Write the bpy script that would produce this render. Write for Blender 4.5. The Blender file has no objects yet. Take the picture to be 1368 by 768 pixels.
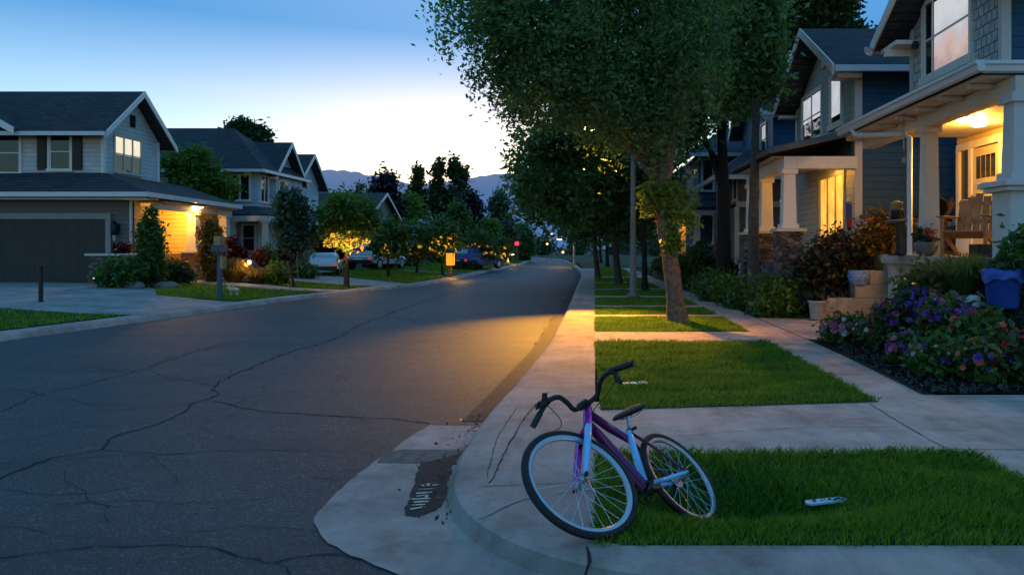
import bpy, math, random
import numpy as np
from mathutils import Vector, Matrix
SC = bpy.context.scene
COL = SC.collection
rng = np.random.default_rng(7)
random.seed(7)
V = Vector
F, CX, CY, H = 1000.0, 795.0, 332.0, 1.6

def at(px, py, Y):
    return V(((px - CX) / F * Y, Y, H - (py - CY) / F * Y))
def gr(px, py, z=0.0):
    Y = (H - z) * F / (py - CY)
    return V(((px - CX) / F * Y, Y, z))

# ------------------------------------------------------------------ materials
MATS = {}
def newmat(name):
    m = bpy.data.materials.new(name); m.use_nodes = True
    nt = m.node_tree
    return m, nt, nt.nodes, nt.links, nt.nodes['Principled BSDF']
def setp(b, **k):
    for n, v in k.items():
        b.inputs[n.replace('_', ' ')].default_value = v
def c4(c): return (c[0], c[1], c[2], 1.0)
def ramp(nt, fac, stops):
    r = nt.nodes.new('ShaderNodeValToRGB')
    e = r.color_ramp.elements
    e[0].position, e[0].color = stops[0][0], c4(stops[0][1])
    e[1].position, e[1].color = stops[-1][0], c4(stops[-1][1])
    for p, c in stops[1:-1]:
        n = e.new(p); n.color = c4(c)
    nt.links.new(fac, r.inputs[0]); return r.outputs[0]
def noise(nt, vec, scale, detail=4, rough=.6):
    n = nt.nodes.new('ShaderNodeTexNoise')
    n.inputs['Scale'].default_value = scale; n.inputs['Detail'].default_value = detail
    n.inputs['Roughness'].default_value = rough
    if vec is not None: nt.links.new(vec, n.inputs['Vector'])
    return n.outputs['Fac']
def math_(nt, op, a, b=None):
    n = nt.nodes.new('ShaderNodeMath'); n.operation = op
    for i, x in enumerate((a, b)):
        if x is None: continue
        if isinstance(x, (int, float)): n.inputs[i].default_value = x
        else: nt.links.new(x, n.inputs[i])
    return n.outputs[0]
def mixc(nt, fac, a, b, mode='MIX'):
    n = nt.nodes.new('ShaderNodeMix'); n.data_type = 'RGBA'; n.blend_type = mode
    for i, x in ((0, fac), (6, a), (7, b)):
        if isinstance(x, (int, float)): n.inputs[i].default_value = x
        elif isinstance(x, tuple): n.inputs[i].default_value = c4(x)
        else: nt.links.new(x, n.inputs[i])
    return n.outputs[2]
def coord(nt, kind='Object'):
    return nt.nodes.new('ShaderNodeTexCoord').outputs[kind]
def bump(nt, b, h, strength=.4, dist=.02):
    n = nt.nodes.new('ShaderNodeBump')
    n.inputs['Strength'].default_value = strength; n.inputs['Distance'].default_value = dist
    nt.links.new(h, n.inputs['Height']); nt.links.new(n.outputs[0], b.inputs['Normal'])
def sc(c, k): return tuple(min(1, x * k) for x in c[:3])

def pm(name, col, rough=.75, var=.25, scale=6, bmp=0, bscale=40, metal=0.0, spec=.4):
    if name in MATS: return MATS[name]
    m, nt, N, L, b = newmat(name)
    co = coord(nt)
    f = noise(nt, co, scale)
    L.new(ramp(nt, f, [(.25, sc(col, 1 - var)), (.75, sc(col, 1 + var))]), b.inputs['Base Color'])
    setp(b, Roughness=rough, Metallic=metal)
    b.inputs['Specular IOR Level'].default_value = spec
    if bmp: bump(nt, b, noise(nt, co, bscale, 5), bmp, .02)
    MATS[name] = m; return m
def siding(name, col, lap=.16):
    m, nt, N, L, b = newmat(name)
    co = coord(nt); s = nt.nodes.new('ShaderNodeSeparateXYZ'); L.new(co, s.inputs[0])
    fr = math_(nt, 'FRACT', math_(nt, 'DIVIDE', s.outputs[2], lap))
    base = ramp(nt, noise(nt, co, 3), [(.3, sc(col, .88)), (.7, sc(col, 1.1))])
    lap_shadow = ramp(nt, fr, [(.0, (.42,) * 3), (.07, (.5,) * 3), (.12, (1, 1, 1)), (1, (1, 1, 1))])  # dark line under each lap: its shadow painted into the colour
    L.new(mixc(nt, 1.0, base, lap_shadow, 'MULTIPLY'), b.inputs['Base Color'])
    setp(b, Roughness=.6)
    bump(nt, b, math_(nt, 'SUBTRACT', 1.0, fr), .7, .03)
    MATS[name] = m; return m
def bricks(name, c1, c2, mortar, w, h, msize=.012, rough=.85, bm=.5, var=.0, slope=False):
    m, nt, N, L, b = newmat(name)
    co = coord(nt); s = nt.nodes.new('ShaderNodeSeparateXYZ'); L.new(co, s.inputs[0])
    cb = nt.nodes.new('ShaderNodeCombineXYZ')
    L.new(math_(nt, 'ADD', s.outputs[0], s.outputs[1]), cb.inputs[0])
    L.new(math_(nt, 'MULTIPLY', s.outputs[2], 1.0), cb.inputs[1])
    t = nt.nodes.new('ShaderNodeTexBrick'); L.new(cb.outputs[0], t.inputs['Vector'])
    t.inputs['Color1'].default_value = c4(c1); t.inputs['Color2'].default_value = c4(c2)
    t.inputs['Mortar'].default_value = c4(mortar)
    t.inputs['Scale'].default_value = 1; t.inputs['Mortar Size'].default_value = msize
    t.inputs['Brick Width'].default_value = w; t.inputs['Row Height'].default_value = h
    nf = ramp(nt, noise(nt, co, 9, 5), [(.25, (.62,) * 3), (.75, (1.25,) * 3)])
    L.new(mixc(nt, 1.0, t.outputs['Color'], nf, 'MULTIPLY'), b.inputs['Base Color'])
    setp(b, Roughness=rough)
    bump(nt, b, math_(nt, 'SUBTRACT', 1.0, t.outputs['Fac']), bm, .02)
    MATS[name] = m; return m
def stone(name, c1, c2, scale=5):
    m, nt, N, L, b = newmat(name)
    co = coord(nt)
    v = nt.nodes.new('ShaderNodeTexVoronoi'); v.inputs['Scale'].default_value = scale
    mp = nt.nodes.new('ShaderNodeMapping'); mp.inputs['Scale'].default_value = (1, 1, 2.1)
    L.new(co, mp.inputs[0]); L.new(mp.outputs[0], v.inputs['Vector'])
    e = nt.nodes.new('ShaderNodeTexVoronoi'); e.feature = 'DISTANCE_TO_EDGE'; e.inputs['Scale'].default_value = scale
    L.new(mp.outputs[0], e.inputs['Vector'])
    bw = nt.nodes.new('ShaderNodeRGBToBW'); L.new(v.outputs['Color'], bw.inputs[0])
    c = ramp(nt, bw.outputs[0], [(.2, c1), (.8, c2)])
    g = ramp(nt, e.outputs['Distance'], [(.0, (.25,) * 3), (.08, (1, 1, 1))])
    L.new(mixc(nt, 1.0, c, g, 'MULTIPLY'), b.inputs['Base Color']); setp(b, Roughness=.85)
    bump(nt, b, ramp(nt, e.outputs['Distance'], [(0, (0, 0, 0)), (.12, (1, 1, 1))]), .7, .03)
    MATS[name] = m; return m
def leafmat(name, c1, c2, trans=.35, clump=1.3):
    m, nt, N, L, b = newmat(name)
    g = nt.nodes.new('ShaderNodeNewGeometry')
    f1 = g.outputs['Random Per Island']
    f2 = noise(nt, g.outputs['Position'], clump, 2)
    f = math_(nt, 'ADD', math_(nt, 'MULTIPLY', f1, .45), math_(nt, 'MULTIPLY', f2, .6))
    col = ramp(nt, f, [(.2, c1), (.85, c2)])
    L.new(col, b.inputs['Base Color']); setp(b, Roughness=.4)
    b.inputs['Specular IOR Level'].default_value = .4
    tr = nt.nodes.new('ShaderNodeBsdfTranslucent')
    L.new(mixc(nt, 1.0, col, (1.5, 1.3, .6), 'MULTIPLY'), tr.inputs['Color'])
    mx = nt.nodes.new('ShaderNodeMixShader'); mx.inputs[0].default_value = trans
    L.new(b.outputs[0], mx.inputs[1]); L.new(tr.outputs[0], mx.inputs[2])
    L.new(mx.outputs[0], N['Material Output'].inputs['Surface'])
    MATS[name] = m; return m
def emit(name, col, s, var=0.0, scale=5):
    m, nt, N, L, b = newmat(name)
    b.inputs['Base Color'].default_value = c4(sc(col, .6)); setp(b, Roughness=.5)
    if var:
        f = noise(nt, coord(nt), scale, 3)
        L.new(ramp(nt, f, [(.3, sc(col, 1 - var)), (.7, col)]), b.inputs['Emission Color'])
    else: b.inputs['Emission Color'].default_value = c4(col)
    b.inputs['Emission Strength'].default_value = s
    MATS[name] = m; return m

M = {}
def asphalt():
    m, nt, N, L, b = newmat('asphalt')
    co = coord(nt)
    fine = noise(nt, co, 130, 3, .7)
    v = nt.nodes.new('ShaderNodeTexVoronoi'); v.inputs['Scale'].default_value = 95; L.new(co, v.inputs['Vector'])
    bw = nt.nodes.new('ShaderNodeRGBToBW'); L.new(v.outputs['Color'], bw.inputs[0])
    big = noise(nt, co, .55, 5); mid = noise(nt, co, 4, 5)
    mp = nt.nodes.new('ShaderNodeMapping'); mp.inputs['Scale'].default_value = (.12, 1.4, 1); L.new(co, mp.inputs[0])
    band = noise(nt, mp.outputs[0], 1.0, 3)
    spk = ramp(nt, bw.outputs[0], [(.3, (.75,) * 3), (.62, (.95,) * 3), (.78, (1.9,) * 3), (.9, (3.6,) * 3)])
    c = ramp(nt, big, [(.3, (.029, .030, .032)), (.7, (.045, .045, .047))])
    c = mixc(nt, 1.0, c, ramp(nt, mid, [(.3, (.82,) * 3), (.7, (1.15,) * 3)]), 'MULTIPLY')
    c = mixc(nt, 1.0, c, ramp(nt, band, [(.3, (.84,) * 3), (.7, (1.12,) * 3)]), 'MULTIPLY')
    c = mixc(nt, 1.0, c, spk, 'MULTIPLY')
    c = mixc(nt, 1.0, c, ramp(nt, fine, [(.3, (.7,) * 3), (.7, (1.3,) * 3)]), 'MULTIPLY')
    # hairline crazing in the old surface
    dis = nt.nodes.new('ShaderNodeTexNoise'); dis.inputs['Scale'].default_value = 1.3; dis.inputs['Detail'].default_value = 5
    L.new(co, dis.inputs['Vector'])
    ad = nt.nodes.new('ShaderNodeVectorMath'); ad.operation = 'MULTIPLY_ADD'
    L.new(dis.outputs['Color'], ad.inputs[0]); ad.inputs[1].default_value = (.9, .9, 0); L.new(co, ad.inputs[2])
    mp2 = nt.nodes.new('ShaderNodeMapping'); mp2.inputs['Scale'].default_value = (.35, .8, 0); L.new(ad.outputs[0], mp2.inputs[0])
    e = nt.nodes.new('ShaderNodeTexVoronoi'); e.feature = 'DISTANCE_TO_EDGE'; e.inputs['Scale'].default_value = 1.0
    L.new(mp2.outputs[0], e.inputs['Vector'])
    cr = ramp(nt, e.outputs['Distance'], [(0, (.3,) * 3), (.006, (.6,) * 3), (.012, (1, 1, 1))])
    msk = ramp(nt, noise(nt, co, .35, 2), [(.42, (0, 0, 0)), (.6, (.8,) * 3)])
    c = mixc(nt, msk, c, mixc(nt, 1.0, c, cr, 'MULTIPLY'))
    L.new(c, b.inputs['Base Color']); setp(b, Roughness=.62)
    b.inputs['Specular IOR Level'].default_value = .45
    bump(nt, b, math_(nt, 'ADD', bw.outputs[0], fine), .55, .012)
    return m
def concrete(name, col, big=.9):
    m, nt, N, L, b = newmat(name)
    co = coord(nt)
    c = ramp(nt, noise(nt, co, big, 6, .65), [(.3, sc(col, .62)), (.7, sc(col, 1.18))])
    c = mixc(nt, 1.0, c, ramp(nt, noise(nt, co, 160, 3), [(.3, (.78,) * 3), (.7, (1.18,) * 3)]), 'MULTIPLY')
    mp = nt.nodes.new('ShaderNodeMapping'); mp.inputs['Scale'].default_value = (5, .5, 1); L.new(co, mp.inputs[0])
    c = mixc(nt, 1.0, c, ramp(nt, noise(nt, mp.outputs[0], 1.2, 5), [(.3, (.84,) * 3), (.7, (1.1,) * 3)]), 'MULTIPLY')
    st = ramp(nt, noise(nt, co, 3.3, 6, .7), [(.46, (1, 1, 1)), (.60, (.80, .78, .75)), (.74, (.58, .55, .52))])
    c = mixc(nt, 1.0, c, st, 'MULTIPLY')
    L.new(c, b.inputs['Base Color']); setp(b, Roughness=.8)
    bump(nt, b, noise(nt, co, 120, 4), .25, .01)
    MATS[name] = m; return m
M['asphalt'] = asphalt()
M['patch'] = pm('patch_asphalt', (.022, .022, .024), .8, .4, 60, .6, 120)
M['gutter_dark'] = pm('gutter_asphalt', (.034, .031, .030), .75, .35, 30, .5, 110)
M['patch2'] = pm('stained_concrete', (.15, .12, .11), .85, .6, 14, .4, 60)
M['crack'] = pm('crack_tar', (.010, .010, .011), .85, .3, 20)
M['conc'] = concrete('concrete_walk', (.66, .44, .365))
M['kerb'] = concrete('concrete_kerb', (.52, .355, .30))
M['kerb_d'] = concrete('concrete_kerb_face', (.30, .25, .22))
M['conc_d'] = concrete('concrete_drive', (.34, .32, .30))
M['step'] = concrete('concrete_step', (.42, .38, .35))
M['soil'] = pm('soil', (.018, .024, .008), .95, .5, 30, .6, 60)
M['mulch'] = pm('mulch', (.014, .011, .010), .95, .7, 55, 1.0, 45)
M['cover'] = pm('ground_cover', (.022, .04, .010), .95, .5, 12, .8, 30)
M['hill'] = None
M['side_grey'] = siding('siding_light_grey', (.56, .55, .53))
M['side_dark'] = siding('siding_dark_grey', (.15, .14, .135))
M['side_yel'] = siding('siding_cream', (.72, .52, .18))
M['side_navy'] = siding('siding_navy', (.012, .075, .15), .17)
M['side_blue'] = siding('siding_slate_blue', (.30, .36, .42))
M['side_pale'] = siding('siding_pale_blue', (.46, .52, .58))
M['side_tan'] = siding('siding_mauve_grey', (.16, .15, .155))
M['shingle_w'] = bricks('shingle_wall', (.46, .48, .48), (.55, .56, .56), (.16, .17, .18), .16, .17, .012, .75, .8)
M['lapgrey2'] = siding('siding_blue_grey', (.44, .47, .48), .15)
M['roof'] = bricks('roof_shingle', (.030, .035, .045), (.052, .056, .068), (.014, .016, .02), .3, .11, .012, .9, .6)
M['roof_br'] = bricks('roof_shingle_brown', (.05, .045, .046), (.075, .068, .066), (.02, .02, .02), .3, .09, .012, .9, .6)
M['white'] = pm('white_trim', (.78, .74, .70), .5, .06, 3)
M['trim'] = pm('grey_trim', (.58, .56, .54), .5, .08, 3)
M['trim_dark'] = pm('dark_grey_trim', (.10, .10, .11), .5, .1, 3)
M['trim_mid'] = pm('mid_grey_trim', (.30, .29, .28), .5, .1, 3)
M['cream'] = pm('cream_paint', (.60, .55, .47), .5, .06, 3)
M['metal_w'] = pm('white_gutter_metal', (.62, .63, .65), .32, .06, 3, metal=.0, spec=.6)
M['stone'] = stone('ledger_stone', (.05, .045, .045), (.19, .17, .16), 4.5)
M['stonebr'] = bricks('brick_base', (.20, .11, .06), (.30, .17, .09), (.12, .09, .07), .25, .09, .01, .85, .6)
M['garage'] = pm('garage_door', (.040, .036, .034), .55, .12, 2)
M['black'] = pm('black_paint', (.012, .012, .013), .45, .2, 6)
M['dark'] = pm('dark_void', (.012, .013, .015), .9, .2, 2)
def glass(name, col=(.015, .018, .022)):
    m, nt, N, L, b = newmat(name)
    b.inputs['Base Color'].default_value = c4(col); setp(b, Roughness=.03)
    b.inputs['IOR'].default_value = 1.5
    b.inputs['Specular IOR Level'].default_value = .6
    f = noise(nt, coord(nt), 1.1, 2); bump(nt, b, f, .03, .05)
    MATS[name] = m; return m
M['glass'] = glass('window_glass')
def mirrorglass(name):
    m, nt, N, L, b = newmat(name)
    b.inputs['Base Color'].default_value = (.62, .62, .62, 1); setp(b, Roughness=.03, Metallic=1.0)
    bump(nt, b, noise(nt, coord(nt), 1.3, 3), .05, .06)
    MATS[name] = m; return m
M['glass_m'] = mirrorglass('coated_window_glass')
M['lit'] = emit('sunset_reflection_glow', (1.0, .86, .60), .95, .15, 4)  # sunset reflection in the side gable window, painted as a glow
def skymat(name):
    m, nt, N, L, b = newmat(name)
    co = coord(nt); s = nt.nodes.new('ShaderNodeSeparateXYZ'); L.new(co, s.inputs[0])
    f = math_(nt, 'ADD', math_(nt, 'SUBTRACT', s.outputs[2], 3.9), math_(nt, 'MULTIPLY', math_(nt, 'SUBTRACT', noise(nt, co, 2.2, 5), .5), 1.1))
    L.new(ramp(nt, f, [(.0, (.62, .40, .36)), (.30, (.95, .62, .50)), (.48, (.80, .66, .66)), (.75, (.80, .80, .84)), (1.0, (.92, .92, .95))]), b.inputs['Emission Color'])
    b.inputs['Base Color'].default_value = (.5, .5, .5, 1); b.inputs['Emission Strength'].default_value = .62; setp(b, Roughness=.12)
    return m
M['sky_pink'] = skymat('painted_sky_reflection')  # gradient glow painted in place of a reflected sunset sky
M['sky_pale'] = emit('sky_reflection_glow', (.92, .95, 1.0), .62, .3, 3)  # reflected sky in upper windows, painted as a cool glow
M['lit_y'] = emit('lit_room_yellow', (1.0, .50, .07), 1.5, .5, 3)
M['lamp'] = emit('lamp_glow', (1.0, .66, .22), 16)
M['lamp_s'] = emit('lamp_glow_small', (1.0, .55, .16), 5)
M['lamp_pink'] = emit('path_lamp_pink', (1.0, .62, .52), 2.2)
M['lamp_red'] = emit('red_lamp_glow', (1.0, .03, .05), 2.5)
M['lantern'] = emit('lantern_glow', (1.0, .42, .03), .9, .3, 8)
M['leaf_glow'] = emit('glowing_leaf', (1.0, .50, .06), 1.1, .3, 10)  # lamplit leaves: the light on them painted as emission
M['bark'] = pm('bark_brown', (.17, .115, .075), .95, .65, 14, 1.0, 26)
M['bark_g'] = pm('bark_grey', (.085, .085, .08), .95, .5, 12, .8, 30)
M['bark_d'] = pm('bark_dark', (.022, .018, .017), .95, .5, 12, .8, 30)
M['leaf_big'] = leafmat('leaf_big_tree', (.045, .115, .045), (.21, .38, .15), .45)
M['leaf_br'] = leafmat('leaf_bright', (.06, .13, .018), (.17, .28, .045), .42)
M['leaf_mid'] = leafmat('leaf_mid', (.042, .095, .024), (.11, .20, .05), .38)
M['leaf_dk'] = leafmat('leaf_dark', (.022, .045, .020), (.075, .12, .045), .42)
M['leaf_pur'] = leafmat('leaf_purple', (.010, .008, .014), (.028, .020, .030), .15)
M['leaf_blue'] = leafmat('leaf_bluish', (.03, .07, .045), (.085, .15, .085), .3)
M['leaf_gold'] = leafmat('leaf_gold', (.11, .075, .010), (.28, .19, .03), .4, 2)
M['leaf_red'] = leafmat('leaf_red', (.045, .006, .010), (.16, .012, .020), .3, 2)
M['leaf_or'] = leafmat('leaf_orange', (.10, .03, .008), (.26, .07, .02), .3, 2)
M['leaf_rose'] = leafmat('leaf_darkrose', (.014, .028, .014), (.075, .05, .03), .3, 3)
M['grass'] = leafmat('grass_blade', (.045, .16, .012), (.24, .42, .045), .42, 1.6)
def fl(name, a, b_): return leafmat('petal_' + name, a, b_, .25, 3)
M['p_pur'] = fl('purple', (.10, .016, .22), (.26, .06, .42))
M['p_pink'] = fl('pink', (.42, .06, .20), (.72, .30, .42))
M['p_mag'] = fl('magenta', (.32, .02, .20), (.60, .10, .45))
M['p_cor'] = fl('coral', (.60, .07, .05), (.85, .22, .16))
M['p_red'] = fl('red', (.45, .02, .02), (.70, .06, .05))
M['p_wht'] = fl('white', (.55, .48, .50), (.80, .74, .72))
M['p_yel'] = fl('yellow', (.55, .28, .03), (.80, .50, .10))
M['p_blu'] = fl('violet', (.06, .03, .30), (.17, .08, .52))
M['wood'] = pm('chair_wood', (.36, .19, .075), .6, .3, 9, .3, 30)
M['wood_d'] = pm('dark_wood', (.10, .062, .035), .7, .3, 9, .3, 30)
M['wood_tan'] = pm('tan_wood', (.42, .27, .12), .7, .2, 9)
M['blue_pl'] = pm('blue_plastic', (.012, .055, .30), .45, .1, 3)
M['steelblue'] = pm('mailbox_blue', (.05, .10, .19), .5, .15, 4)
M['rock'] = pm('rock', (.16, .15, .145), .9, .35, 4, .8, 9)
M['ceramic'] = pm('pale_pot', (.42, .41, .40), .6, .15, 8, .2, 20)
M['terracotta'] = pm('brown_pot', (.20, .10, .045), .7, .2, 8)
M['door'] = pm('door_paint', (.66, .55, .38), .45, .05, 3)
M['rubber'] = pm('tyre_rubber', (.012, .012, .014), .6, .25, 60, .4, 90)
M['alu'] = pm('brushed_aluminium', (.46, .49, .54), .28, .10, 5, metal=.6)
M['chrome'] = pm('chrome', (.62, .64, .68), .15, .05, 5, metal=1.0)
M['spoke'] = pm('spoke_steel', (.66, .68, .72), .22, .03, 5, metal=.7)
M['purple'] = pm('frame_purple', (.52, .03, .46), .25, .12, 4, metal=.15, spec=.6)
M['plum'] = pm('frame_plum', (.15, .012, .11), .25, .15, 4, metal=.2, spec=.6)
M['iceblue'] = pm('frame_ice_blue', (.25, .58, .95), .22, .06, 4, metal=.1, spec=.7)
M['matte'] = pm('matt_black_part', (.012, .012, .013), .5, .2, 30)
M['vinyl'] = pm('saddle_vinyl', (.012, .013, .016), .35, .2, 30, .1, 60)
M['paintw'] = pm('worn_white_paint', (.62, .52, .40), .8, .35, 30)
M['carw'] = pm('car_silver', (.50, .53, .58), .25, .04, 2, metal=.3, spec=.6)
M['carb'] = pm('car_blue', (.015, .05, .22), .25, .05, 2, metal=.3, spec=.6)
M['card'] = pm('car_grey', (.12, .13, .15), .3, .05, 2, metal=.3, spec=.6)
M['tail'] = emit('tail_lamp', (1.0, .05, .04), .5)

# ------------------------------------------------------------------ mesh tools
class MB:
    def __init__(s): s.v = []; s.f = []; s.m = []
    def add(s, vs, fs, mi=0):
        o = len(s.v); s.v += [tuple(x) for x in vs]
        s.f += [tuple(o + i for i in f) for f in fs]; s.m += [mi] * len(fs)
        return s
    def box(s, x0, x1, y0, y1, z0, z1, mi=0):
        x0, x1 = sorted((x0, x1)); y0, y1 = sorted((y0, y1)); z0, z1 = sorted((z0, z1))
        vs = [(x, y, z) for z in (z0, z1) for x, y in ((x0, y0), (x1, y0), (x1, y1), (x0, y1))]
        return s.add(vs, [(3, 2, 1, 0), (4, 5, 6, 7), (0, 1, 5, 4), (1, 2, 6, 5), (2, 3, 7, 6), (3, 0, 4, 7)], mi)
    def obox(s, o, u, n, u0, u1, z0, z1, d0, d1, mi=0):
        """box on a wall: o origin, u along the wall, n outward"""
        o, u, n = V(o), V(u), V(n)
        vs = []
        for z in (z0, z1):
            for a, d in ((u0, d0), (u1, d0), (u1, d1), (u0, d1)):
                p = o + u * a + n * d; vs.append((p.x, p.y, p.z + z))
        fs = [(3, 2, 1, 0), (4, 5, 6, 7), (0, 1, 5, 4), (1, 2, 6, 5), (2, 3, 7, 6), (3, 0, 4, 7)]
        if u.cross(n).z < 0: fs = [f[::-1] for f in fs]
        return s.add(vs, fs, mi)
    def slab(s, pts, t, mi=0):
        """polygon pts thickened by t along its own -normal"""
        p = [V(q) for q in pts]
        nn = (p[1] - p[0]).cross(p[2] - p[0]).normalized()
        if nn.z < -1e-6: p = p[::-1]; nn = -nn
        k = len(p)
        vs = p + [q - nn * t for q in p]
        fs = [tuple(range(k)), tuple(range(2 * k - 1, k - 1, -1))]
        fs += [(i, k + i, k + (i + 1) % k, (i + 1) % k) for i in range(k)]
        return s.add(vs, fs, mi)
    def prism(s, pts, ext, mi=0):
        p = [V(q) for q in pts]; e = V(ext); k = len(p)
        nn = (p[1] - p[0]).cross(p[2] - p[0])
        if nn.dot(e) > 0: p = p[::-1]
        fs = [tuple(range(k)), tuple(range(2 * k - 1, k - 1, -1))]
        fs += [(i, k + i, k + (i + 1) % k, (i + 1) % k) for i in range(k)]
        return s.add(p + [q + e for q in p], fs, mi)
    def tube(s, pts, rad, seg=10, mi=0, cap=True, closed=False):
        pts = [V(p) for p in pts]; k = len(pts)
        if not hasattr(rad, '__len__'): rad = [rad] * k
        up = V((0, 0, 1)); rings = []; prev = None
        for i, p in enumerate(pts):
            if closed: t = pts[(i + 1) % k] - pts[i - 1]
            else: t = pts[min(i + 1, k - 1)] - pts[max(i - 1, 0)]
            t.normalize()
            if prev is None:
                a = t.cross(up)
                if a.length < .1: a = t.cross(V((1, 0, 0)))
            else:
                a = prev - t * prev.dot(t)
                if a.length < 1e-4: a = t.cross(V((1, 0, 0)))
            a.normalize(); prev = a; b = t.cross(a)
            rings.append([p + (a * math.cos(q) + b * math.sin(q)) * rad[i] for q in [2 * math.pi * j / seg for j in range(seg)]])
        vs = [q for r in rings for q in r]; fs = []
        for i in range(k if closed else k - 1):
            i2 = (i + 1) % k
            for j in range(seg):
                j2 = (j + 1) % seg
                fs.append((i * seg + j, i2 * seg + j, i2 * seg + j2, i * seg + j2)[::-1])
        if cap and not closed:
            fs.append(tuple(range(seg))); fs.append(tuple((k - 1) * seg + j for j in range(seg - 1, -1, -1)))
        return s.add(vs, fs, mi)
    def lathe(s, prof, c=(0, 0, 0), seg=20, mi=0):
        vs = []; k = len(prof)
        for r, z in prof:
            for j in range(seg):
                a = 2 * math.pi * j / seg
                vs.append((c[0] + r * math.cos(a), c[1] + r * math.sin(a), c[2] + z))
        fs = [(i * seg + j, i * seg + (j + 1) % seg, (i + 1) * seg + (j + 1) % seg, (i + 1) * seg + j) for i in range(k - 1) for j in range(seg)]
        fs.append(tuple(range(seg - 1, -1, -1))); fs.append(tuple((k - 1) * seg + j for j in range(seg)))
        return s.add(vs, fs, mi)
    def build(s, name, mat, parent=None, org=None, smooth=False, bevel=0):
        me = bpy.data.meshes.new(name)
        if org is None: org = ORG.get(parent.name, (0, 0, 0)) if parent is not None else (0, 0, 0)
        me.from_pydata([(x - org[0], y - org[1], z - org[2]) for x, y, z in s.v], [], s.f)
        for m in (mat if isinstance(mat, (list, tuple)) else [mat]): me.materials.append(m)
        if isinstance(mat, (list, tuple)): me.polygons.foreach_set('material_index', s.m)
        if smooth: me.shade_smooth()
        me.update()
        o = bpy.data.objects.new(name, me); COL.objects.link(o)
        if parent is not None:
            o.parent = parent; ORG[o.name] = org
        else: o.location = org
        if bevel:
            b = o.modifiers.new('bevel', 'BEVEL'); b.width = bevel; b.segments = 2; b.limit_method = 'ANGLE'
        return o
ORG = {}
def each(mb, name, mat, root, per=6, **k):
    """one part per box: per faces make one piece"""
    nv = per // 6 * 8; out = []
    for i in range(len(mb.f) // per):
        m = MB(); m.v = mb.v[i * nv:(i + 1) * nv]; m.f = [tuple(j - i * nv for j in f) for f in mb.f[i * per:(i + 1) * per]]; m.m = [0] * per
        out.append(m.build(name, mat, root, **k))
    return out
def thing(name, label, cat, loc=(0, 0, 0), group=None):
    o = bpy.data.objects.new(name, None); COL.objects.link(o)
    o.location = loc; o.empty_display_size = .2
    o['label'] = label; o['category'] = cat
    if group: o['group'] = group
    ORG[o.name] = tuple(loc); return o
def tag(o, label=None, cat=None, group=None, kind=None):
    if label: o['label'] = label
    if cat: o['category'] = cat
    if group: o['group'] = group
    if kind: o['kind'] = kind
    return o
def struct(o): o['kind'] = 'structure'; return o
def dup(o, loc, label, rz=0, s=1.0, group=None):
    r = o.copy(); COL.objects.link(r); r.location = loc; r.rotation_euler = (0, 0, rz); r.scale = (s, s, s) if not hasattr(s, '__len__') else s
    r['label'] = label
    if group: r['group'] = group
    for ch in list(o.children):
        c = ch.copy(); COL.objects.link(c); c.parent = r
        for g in ch.children:
            d = g.copy(); COL.objects.link(d); d.parent = c
    return r

def npmesh(name, co, nv, mat, parent=None, org=(0, 0, 0), mi=None):
    """faces of nv verts each, from co (n*nv,3)"""
    co = co - np.array(org); n = len(co) // nv
    me = bpy.data.meshes.new(name)
    me.vertices.add(n * nv); me.vertices.foreach_set('co', co.astype(np.float32).ravel())
    me.loops.add(n * nv); me.loops.foreach_set('vertex_index', np.arange(n * nv, dtype=np.int32))
    me.polygons.add(n); me.polygons.foreach_set('loop_start', np.arange(0, n * nv, nv, dtype=np.int32))
    for m in (mat if isinstance(mat, (list, tuple)) else [mat]): me.materials.append(m)
    if mi is not None: me.polygons.foreach_set('material_index', mi.astype(np.int32))
    me.update(calc_edges=True)
    o = bpy.data.objects.new(name, me); COL.objects.link(o)
    if parent is not None: o.parent = parent
    return o
def unit(n):
    v = rng.normal(size=(n, 3)); return v / np.linalg.norm(v, axis=1, keepdims=True)
def leafquads(c, size, droop=.0, elong=1.7, outward=None):
    n = len(c)
    nrm = unit(n)
    nrm[:, 2] = np.abs(nrm[:, 2]) + .25
    if outward is not None: nrm = nrm * .7 + outward
    nrm /= np.linalg.norm(nrm, axis=1, keepdims=True)
    a = np.cross(nrm, unit(n)); a[:, 2] -= droop; a /= np.linalg.norm(a, axis=1, keepdims=True) + 1e-9
    b = np.cross(nrm, a)
    s = size * rng.uniform(.6, 1.25, (n, 1))
    a = a * s * elong * .6; b = b * s * .5
    fold = nrm * s * .12
    q = np.stack([c - a, c + b + fold - a * .1, c + a, c - b + fold - a * .1], 1)
    return q.reshape(-1, 3)
def blobpts(blobs, clumps, per, sig, shell=.45, flat=1.0):
    """clumps of leaf centres spread through ellipsoids: blobs = [(c,(rx,ry,rz),weight)]"""
    w = np.array([b[2] if len(b) > 2 else b[1][0] * b[1][1] for b in blobs], float); w /= w.sum()
    out = []
    for b, k in zip(blobs, rng.multinomial(clumps, w)):
        if k == 0: continue
        d = unit(k); r = rng.uniform(0, 1, (k, 1)) ** shell
        r = r * rng.uniform(.82, 1.12, (k, 1))
        cc = np.array(b[0]) + d * r * np.array(b[1])
        sg = sig * rng.uniform(.6, 1.4, (k, 1, 1))
        p = cc[:, None] + rng.normal(size=(k, per, 3)) * sg * np.array([1, 1, flat])
        out.append(p.reshape(-1, 3))
    return np.concatenate(out)
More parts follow.
